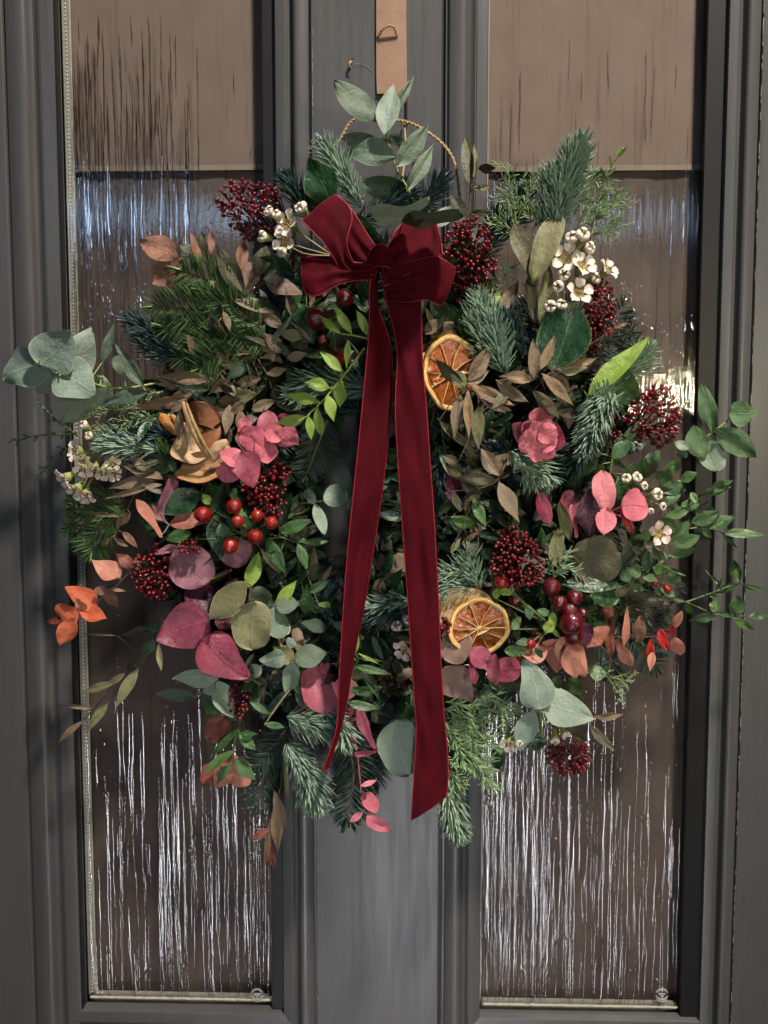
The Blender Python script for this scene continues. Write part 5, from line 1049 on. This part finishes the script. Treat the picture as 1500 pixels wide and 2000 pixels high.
for ax in ([(1210, 1060), (1250, 1090), (1310, 1110)], [(1220, 1100), (1270, 1130), (1330, 1140)], [(1200, 1180), (1240, 1220), (1240, 1260)], [(1220, 1080), (1260, 1060), (1310, 1040)], [(1240, 1190), (1280, 1200), (1310, 1195)], [(1290, 960), (1330, 985), (1360, 1000)]): juniper('junidark', ax, .045, 26, 16, 8, stemmat='stem_brown')
juniper('juniper', [(1130, 1310), (1190, 1322), (1238, 1332)], .05, 34, 8, 7, stemmat='stem_lime'); juniper('juniper', [(1200, 1330), (1215, 1350), (1205, 1375)], .05, 14, 8, 3)
berries('hypericum_sprig', [(1303, 1150, 8, 'berry'), (1278, 1138, 7, 'berrypale')], .062, (1260, 1140), False)
sprig(E, 'pink', 'round', .090, [(1215, 1010, .07), (1190, 1000)], [(1186, 1000, 1172, 918, 46, {'v': 1, 's': 'spat', 'm': 'pink', 'd': .094}), (1184, 990, 1178, 1044, 42, {'d': .092, 's': 'oval'}), (1214, 988, 1268, 990, 64, {'d': .096, 'v': 2}), (1212, 988, 1240, 1046, 16, {'m': 'red', 's': 'lance', 'd': .09})], 'stem_red', label='pink rounded leaves at the right')
sprig(E, 'plum', 'round', .084, [(1150, 1070, .06), (1130, 1030)], [(1152, 1048, 1150, 955, 44, {'m': 'plum', 's': 'oval', 'd': .088}), (1118, 1030, 1108, 958, 46, {'m': 'burg', 'd': .08}), (1072, 1025, 1052, 958, 34, {'m': 'burg', 's': 'oval', 'r': 30}), (1125, 1050, 1120, 985, 22, {'m': 'rose', 'r': 60}), (900, 960, 868, 925, 34, {'m': 'burg', 'd': .06})], 'stem_dark', pet=False)
sprig('mistletoe_sprig', 'khaki', 'spat', .094, [(1120, 1060, .06), (1105, 1045)], [(1112, 1056, 1094, 978, 26, {'d': .098}), (1096, 1030, 1082, 1104, 28, {'d': .092})], label='two pale khaki leaves right of centre')
sprig(SL, 'olive', 'round', .080, [(1150, 1150, .05), (1150, 1100)], [(1120, 1110, 1212, 1080, 100, {'m': 'olive', 'd': .080, 'r': 20}), (1215, 1145, 1085, 1142, 34, {'m': 'glossy', 's': 'gloss', 'd': .086}), (1260, 1110, 1290, 1075, 60, {'m': 'olive', 'd': .05}), (1210, 1170, 1150, 1165, 40, {'m': 'glossy', 's': 'gloss'})], 'stem_brown')
waxflower([(1224, 936, 12, -.3, .5, 'bud'), (1243, 934, 13, .1, .5, 'bud'), (1256, 949, 10, .5, .2, 'bud'), (1280, 966, 15, .5, .3, 'bud'), (1292, 989, 10, .6, .1, 'bud'), (1270, 997, 8, .1, -.3, 'bud')], .086, (1225, 985), label='white waxflower buds by the pink leaves'); waxflower([(1286, 1042, 18, .2, .1)], .07, (1250, 1060), 'petalpink')
for ax in ([(930, 1140), (905, 1120), (868, 1120)], [(940, 1150), (920, 1110), (915, 1080)], [(930, 1150), (880, 1140), (865, 1150)]): fir('noblepale' if ax[0][1] == 1140 else 'noble', ax, .082, 32, 1.1)
juniper('noblepale', [(1090, 1110), (1080, 1095), (1110, 1085)], .09, 14, 26, 5, wpx=3.4); juniper('noblepale', [(1080, 1130), (1090, 1115), (1130, 1110)], .088, 14, 22, 4, wpx=3.2)
skimmia(1008, 1095, 54, 58, .098, (1010, 1180), 165, 'bud', rpx=4.0, label='dense red skimmia cluster above the orange slice')
apple_slice(896, 1198, 74, 56, .087, -.15, .15, 'applecream', 'pale dried apple slice behind the orange slice')
orange_slice(936, 1226, 62, 58, .100, .15, -.05, 'dried orange slice with clear segments, near the bottom')
skimmia(868, 1222, 16, 14, .108, (880, 1260), 22, 'bud')
berries('cranberry_sprig', [(1077, 1147, 18, 'cranberry'), (1093, 1178, 15.5, 'cranberry', .106), (1122, 1168, 16, 'cranberry'), (1110, 1193, 18, 'cranberry', .098), (1114, 1216, 25, 'cranberry', .102), (1120, 1240, 20, 'cranberry', .094), (1136, 1198, 11, 'cranberry', .094), (1007, 1173, 14, 'cranberry', .085), (1050, 1245, 13, 'cranberry', .085), (980, 1135, 15, 'berry', .104), (1037, 1258, 10, 'berry')], .100, (1080, 1230), False, 'cranberry', 'dark red glossy rose hips at lower right')
sprig('green_sprig', 'green', 'oval', .102, [(1060, 1240, .08), (1075, 1220)], [(1085, 1222, 1060, 1222, 26, {'m': 'lime', 's': 'round'}), (1080, 1195, 1078, 1222, 16, {'m': 'lime'}), (1080, 1228, 1092, 1248, 12, {'m': 'lime'}), (1000, 1160, 965, 1150, 18, {'m': 'lime'}), (968, 1170, 972, 1150, 16, {'m': 'lime'}), (1035, 1255, 1008, 1255, 18), (1000, 1230, 1020, 1205, 20), (1030, 1180, 1035, 1210, 18), (1075, 1200, 1050, 1190, 16), (1045, 1265, 1060, 1285, 14, {'m': 'ruscus'}), (985, 1270, 1030, 1275, 26, {'m': 'ruscus'})], 'stem_green')
sprig(E, 'rose', 'oval', .104, [(1000, 1330, .08), (960, 1300)], [(918, 1266, 958, 1306, 44, {'m': 'rose', 's': 'oval', 'd': .108}), (925, 1300, 928, 1336, 18, {'m': 'rose'}), (966, 1336, 966, 1280, 28, {'m': 'rose', 's': 'round', 'd': .108}), (966, 1310, 1018, 1306, 54, {'m': 'burg', 's': 'round'}), (920, 1270, 922, 1335, 14, {'m': 'burg'})], 'stem_dark', label='magenta leaves under the orange slice')
sprig(E, 'dusty', 'round', .105, [(860, 1305, .09), (900, 1300)], [(862, 1282, 918, 1240, 66, {'m': 'dusty', 's': 'round'}), (870, 1300, 922, 1368, 72, {'m': 'dusty', 's': 'cord'}), (1000, 1290, 1045, 1275, 40, {'m': 'rust', 'd': .09})], 'wire', .0008, label='dusty brown round leaves beside the ribbon')
sprig(E, 'copper', 'oval', .095, [(1120, 1230, .07), (1100, 1250)], [(1095, 1245, 1146, 1322, 62, {'m': 'copper', 's': 'cord', 'd': .098, 'r': -10}), (1090, 1248, 1088, 1318, 66, {'m': 'copper', 's': 'cord', 'd': .092, 'r': 20}), (1110, 1260, 1125, 1325, 40, {'m': 'copper', 's': 'gloss', 'd': .1}), (1070, 1270, 1018, 1282, 40, {'m': 'copper', 's': 'oval'}), (1150, 1230, 1175, 1260, 60, {'m': 'rust', 'd': .08}), (1160, 1240, 1120, 1240, 50, {'m': 'plum', 'd': .085})], 'stem_red', label='copper red leaves at lower right')
sprig(E, 'copper', 'spat', .068, [(1150, 1240, .05), (1185, 1243), (1250, 1245), (1312, 1240)], [(1200, 1200, 1176, 1190, 26, {'m': 'rust', 's': 'oval'}), (1217, 1266, 1228, 1186, 15, {'m': 'copper', 's': 'lance', 'd': .074}), (1187, 1206, 1194, 1282, 18, {'m': 'rust'}), (1205, 1248, 1234, 1304, 26, {'m': 'copper', 'r': 20}), (1248, 1255, 1252, 1205, 26, {'m': 'peach', 's': 'oval'}), (1272, 1245, 1270, 1308, 16, {'m': 'red', 's': 'lance'}), (1276, 1272, 1270, 1310, 16, {'m': 'copper', 's': 'lance'}), (1288, 1228, 1305, 1272, 22, {'m': 'red', 's': 'gloss'}), (1312, 1245, 1312, 1215, 13, {'m': 'red', 's': 'lance'}), (1314, 1226, 1331, 1196, 18, {'m': 'copper', 's': 'oval'}), (1313, 1248, 1332, 1276, 26, {'m': 'copper', 's': 'round'}), (1185, 1245, 1190, 1220, 22, {'m': 'rust'})], 'stem_dark', .0009, label='twisted red and copper leaves at the right edge')
for ax in ([(1160, 1250), (1190, 1280), (1190, 1310)], [(1200, 1210), (1240, 1250), (1280, 1300)], [(1220, 1180), (1260, 1210), (1290, 1260)]): fir('darkfir', ax, .04, 36, .8, 'flat')
# ============ BOTTOM RIGHT
sprig(E, 'silver', 'cord', .100, [(1060, 1440, .07), (1055, 1385)], [(1052, 1385, 1030, 1288, 72, {'v': 1, 'r': 5, 't': 0}), (1062, 1372, 1162, 1404, 72, {'v': 4, 'r': -5, 't': 0, 'd': .102}), (1044, 1388, 1012, 1464, 46, {'v': 2, 's': 'oval', 'd': .094}), (1055, 1384, 1064, 1392, 12)], 'stem_lime', label='large silver green eucalyptus leaves at lower right')
sprig(OL, 'olive', 'lance', .066, [(1100, 1400, .05), (1160, 1410)], [(1160, 1400, 1216, 1395, 18, {'m': 'brown'}), (1152, 1418, 1202, 1466, 20, {'m': 'olive'}), (1108, 1418, 1152, 1452, 18, {'m': 'olive'}), (1020, 1440, 1070, 1450, 46, {'m': 'glossy', 's': 'oval'}), (975, 1450, 970, 1510, 30, {'m': 'glossy', 's': 'oval'}), (1150, 1310, 1185, 1318, 34, {'m': 'ruscus', 's': 'gloss'}), (1110, 1325, 1138, 1358, 28, {'m': 'ruscus', 's': 'gloss'}), (1095, 1320, 1080, 1345, 20, {'m': 'ruscus'}), (1000, 1345, 960, 1370, 40, {'m': 'eucdark', 's': 'round'}), (960, 1340, 940, 1380, 36, {'m': 'eucdark', 's': 'round'})], 'stem_brown')
waxflower([(1083, 1442, 13, -.1, -.9, 'bud'), (1103, 1432, 12, .4, -.7, 'bud'), (994, 1452, 14, -.4, -.5), (1012, 1450, 10, .3, -.4, 'bud')], .088, (1050, 1385), label='waxflower buds at lower right', stemmat='stem_lime')
skimmia(1112, 1482, 46, 32, .075, (1080, 1420), 110, 'buddark', rpx=4.2)
JB = [[(860, 1380), (900, 1400), (950, 1410)], [(865, 1420), (910, 1440), (960, 1450)], [(870, 1450), (910, 1480), (960, 1490)], [(860, 1400), (890, 1450), (920, 1520)], [(870, 1370), (920, 1380), (970, 1400)], [(880, 1430), (930, 1430), (975, 1470)], [(900, 1460), (940, 1500), (965, 1540)], [(865, 1470), (880, 1510), (900, 1540)], [(880, 1390), (920, 1450), (955, 1520)], [(975, 1380), (990, 1410), (1000, 1450)], [(940, 1360), (980, 1375), (1010, 1390)]]
for i, ax in enumerate(JB): juniper('juniper', ax, .072+.003*(i % 4), 22, 21, 5, wpx=3.6)
# ============ twine loop
tl = catmull([P(640, 300, .03), P(664, 272, .028), P(684, 240, .024), P(712, 226, .02), P(760, 232, .012), P(800, 240, .012), P(835, 258, .02), P(868, 285, .03), P(888, 320, .038), P(898, 385, .045), P(905, 450, .045)], 150)
link('twine_loop', twine_mb(tl, 0.00125, 240).mesh('twine_loop', True, WO), wreath, None)
mb = MB(); mb.tube([P(795, 190, .004), P(795, 245, .004)], .0012, 'stem_dark', 6); mb.tube(catmull([P(790, 235, .006), P(792, 300, .02), P(786, 345, .035)], 10), .0010, 'twine', 6); wpart('twine_end_and_shadow', mb)  # first tube is a dark strip for the shadow under the strap

# ============ VELVET BOW
bow_o = P(742, 515, .115)
bow = bpy.data.objects.new('velvet_bow', None); COL.objects.link(bow); bow.parent = wreath; bow.location = bow_o-WO; bow['label'] = 'burgundy velvet ribbon bow with two long tails'
def ribbon(name, e1, e2, label=None, n=60, bow_=0.0, wave=0.0, g=0.0):
    """two edge lines (u,v,d) of the ribbon"""
    A = catmull([P(*q) for q in e1], n); B = catmull([P(*q) for q in e2], n); mb = MB(); rows = []; m_ = 20
    th = 0.0009
    F, K = [], []
    for i in range(n):
        a, b = A[i], B[i]; ax = (A[min(n-1, i+1)]-A[max(0, i-1)]+B[min(n-1, i+1)]-B[max(0, i-1)]).normalized(); sd = (b-a); nn = ax.cross(sd)
        nn = nn.normalized() if nn.length > 1e-9 else Vector((0, -1, 0))
        if nn.dot(CAM-a) < 0: nn = -nn
        f_, k_ = [], []
        fg = (i/(n-1))**1.6 if g > 0 else (1-i/(n-1))**1.6
        for j in range(m_+1):
            s = j/m_; p = a.lerp(b, s)+nn*(abs(g)*fg*math.sin(s*15.7+e1[0][1])+bow_*math.sin(math.pi*s)+wave*mnoise.noise(Vector((i*0.13, s*2.0, len(name)+e1[0][0]*.01)))*math.sin(math.pi*s)); f_.append(p+nn*th*0.5); k_.append(p-nn*th*0.5)
        F.append(f_); K.append(k_)
    mb.grid(F, 'velvet'); mb.grid(K, 'velvet')
    for S_ in (0, m_):
        mb.tube([F[i][S_].lerp(K[i][S_], .5) for i in range(n)], .0006, 'velvetedge', 6)
    mb.tube([F[0][j].lerp(K[0][j], .5) for j in range(m_+1)], .0005, 'velvetedge', 5); mb.tube([F[-1][j].lerp(K[-1][j], .5) for j in range(m_+1)], .0005, 'velvetedge', 5)
    o = link(name, mb.mesh(name, True, bow_o), bow)
    if label: o['label'] = label
    return o
D = .118
ribbon('tail', [(734, 508, D+.006), (722, 560, D+.004), (721, 640, D), (713, 735, D), (701, 860, D-.001), (688, 985, D), (677, 1100, D), (668, 1230, D), (662, 1330, D), (658, 1415, D), (646, 1460, D), (631, 1505, D)],
       [(747, 512, D-.006), (738, 548, D-.012), (739, 600, D-.018), (762, 670, D-.012), (766, 770, D-.010), (757, 870, D-.010), (745, 970, D-.010), (730, 1070, D-.012), (712, 1180, D-.012), (694, 1270, D-.014), (678, 1370, D-.016), (660, 1445, D-.012), (640, 1497, D-.004)], 'left ribbon tail, narrow and twisted', 90, .001, .006)
ribbon('tail', [(745, 525, D-.002), (752, 580, D-.004), (770, 645, D-.003), (776, 700, D), (772, 800, D+.002), (780, 940, D+.002), (787, 1040, D+.003), (795, 1150, D+.003), (803, 1270, D+.004), (808, 1350, D+.004), (813, 1420, D+.004), (809, 1500, D+.003), (803, 1602, D+.002)],
       [(815, 545, D), (822, 593, D), (825, 700, D), (833, 800, D), (840, 905, D), (847, 1000, D+.001), (852, 1090, D+.001), (857, 1180, D+.001), (861, 1290, D+.002), (867, 1390, D+.002), (874, 1470, D), (875, 1520, D), (871, 1556, D)], 'right ribbon tail, broad and flat', 90, .0012, .006)
# left loops
ribbon('loop', [(590, 432, .128), (628, 470, .132), (650, 500, .132), (672, 532, .128), (706, 542, .122)], [(655, 380, .120), (680, 402, .124), (687, 430, .126), (676, 480, .128), (700, 545, .118)], 'upper left loop of the bow', 40, .003, .003, .0030)
ribbon('loop', [(660, 382, .112), (688, 412, .116), (715, 455, .118), (742, 494, .120)], [(655, 445, .105), (672, 500, .108), (690, 530, .112), (728, 548, .116)], None, 30, .004, .002, .003)
ribbon('loop', [(588, 502, .112), (626, 508, .122), (660, 506, .124), (700, 512, .122), (738, 512, .122)], [(596, 572, .124), (618, 578, .130), (650, 562, .130), (676, 552, .128), (730, 545, .120)], 'lower left loop of the bow', 40, .003, .003, .0034)
ribbon('loop', [(590, 505, .108), (620, 500, .095), (680, 508, .095), (740, 515, .105)], [(597, 574, .122), (608, 560, .108), (660, 552, .098), (735, 540, .105)], None, 30, -.003)
# right loops (in the shade of the leaves above)
ribbon('loop', [(748, 500, .120), (770, 455, .118), (800, 425, .108), (832, 416, .104), (850, 432, .106)], [(752, 560, .122), (780, 545, .124), (812, 530, .124), (850, 520, .120), (863, 482, .114)], 'upper right loop of the bow in deep shade', 40, .004, .003, -.0034)
ribbon('loop', [(850, 432, .106), (856, 455, .110), (850, 480, .106), (820, 490, .100), (760, 500, .10)], [(863, 480, .116), (862, 500, .118), (845, 520, .110), (800, 530, .104), (755, 530, .104)], None, 24)
ribbon('loop', [(750, 522, .122), (800, 512, .124), (850, 502, .124), (870, 510, .124), (890, 523, .118)], [(755, 585, .118), (795, 590, .124), (830, 585, .126), (850, 592, .124), (862, 598, .120)], 'lower right loop of the bow', 40, .003, .003, -.0034)
ribbon('loop', [(890, 523, .117), (868, 516, .105), (810, 516, .100), (750, 520, .10)], [(862, 597, .119), (850, 580, .108), (800, 572, .102), (750, 560, .104)], None, 24)
mb = MB()
kn = catmull([P(718, 512, .120), P(735, 500, .128), P(752, 500, .130), P(768, 512, .122)], 12); rows = []
for i, p in enumerate(kn):
    t = i/11; rows.append([p+Up*((s*0.009)*(0.8+0.3*math.sin(t*3.1)))+Vector((0, -0.0035*math.cos(s*1.57)-0.0004*math.sin(s*9+t*5), 0)) for s in [-1+2*k/14 for k in range(15)]])
mb.grid(rows, 'velvet'); mb.tube([r[0] for r in rows], .0006, 'velvetedge', 5); mb.tube([r[-1] for r in rows], .0006, 'velvetedge', 5)
o = link('knot', mb.mesh('knot', True, bow_o), bow); o.data.materials[0] = MAT['velvet']
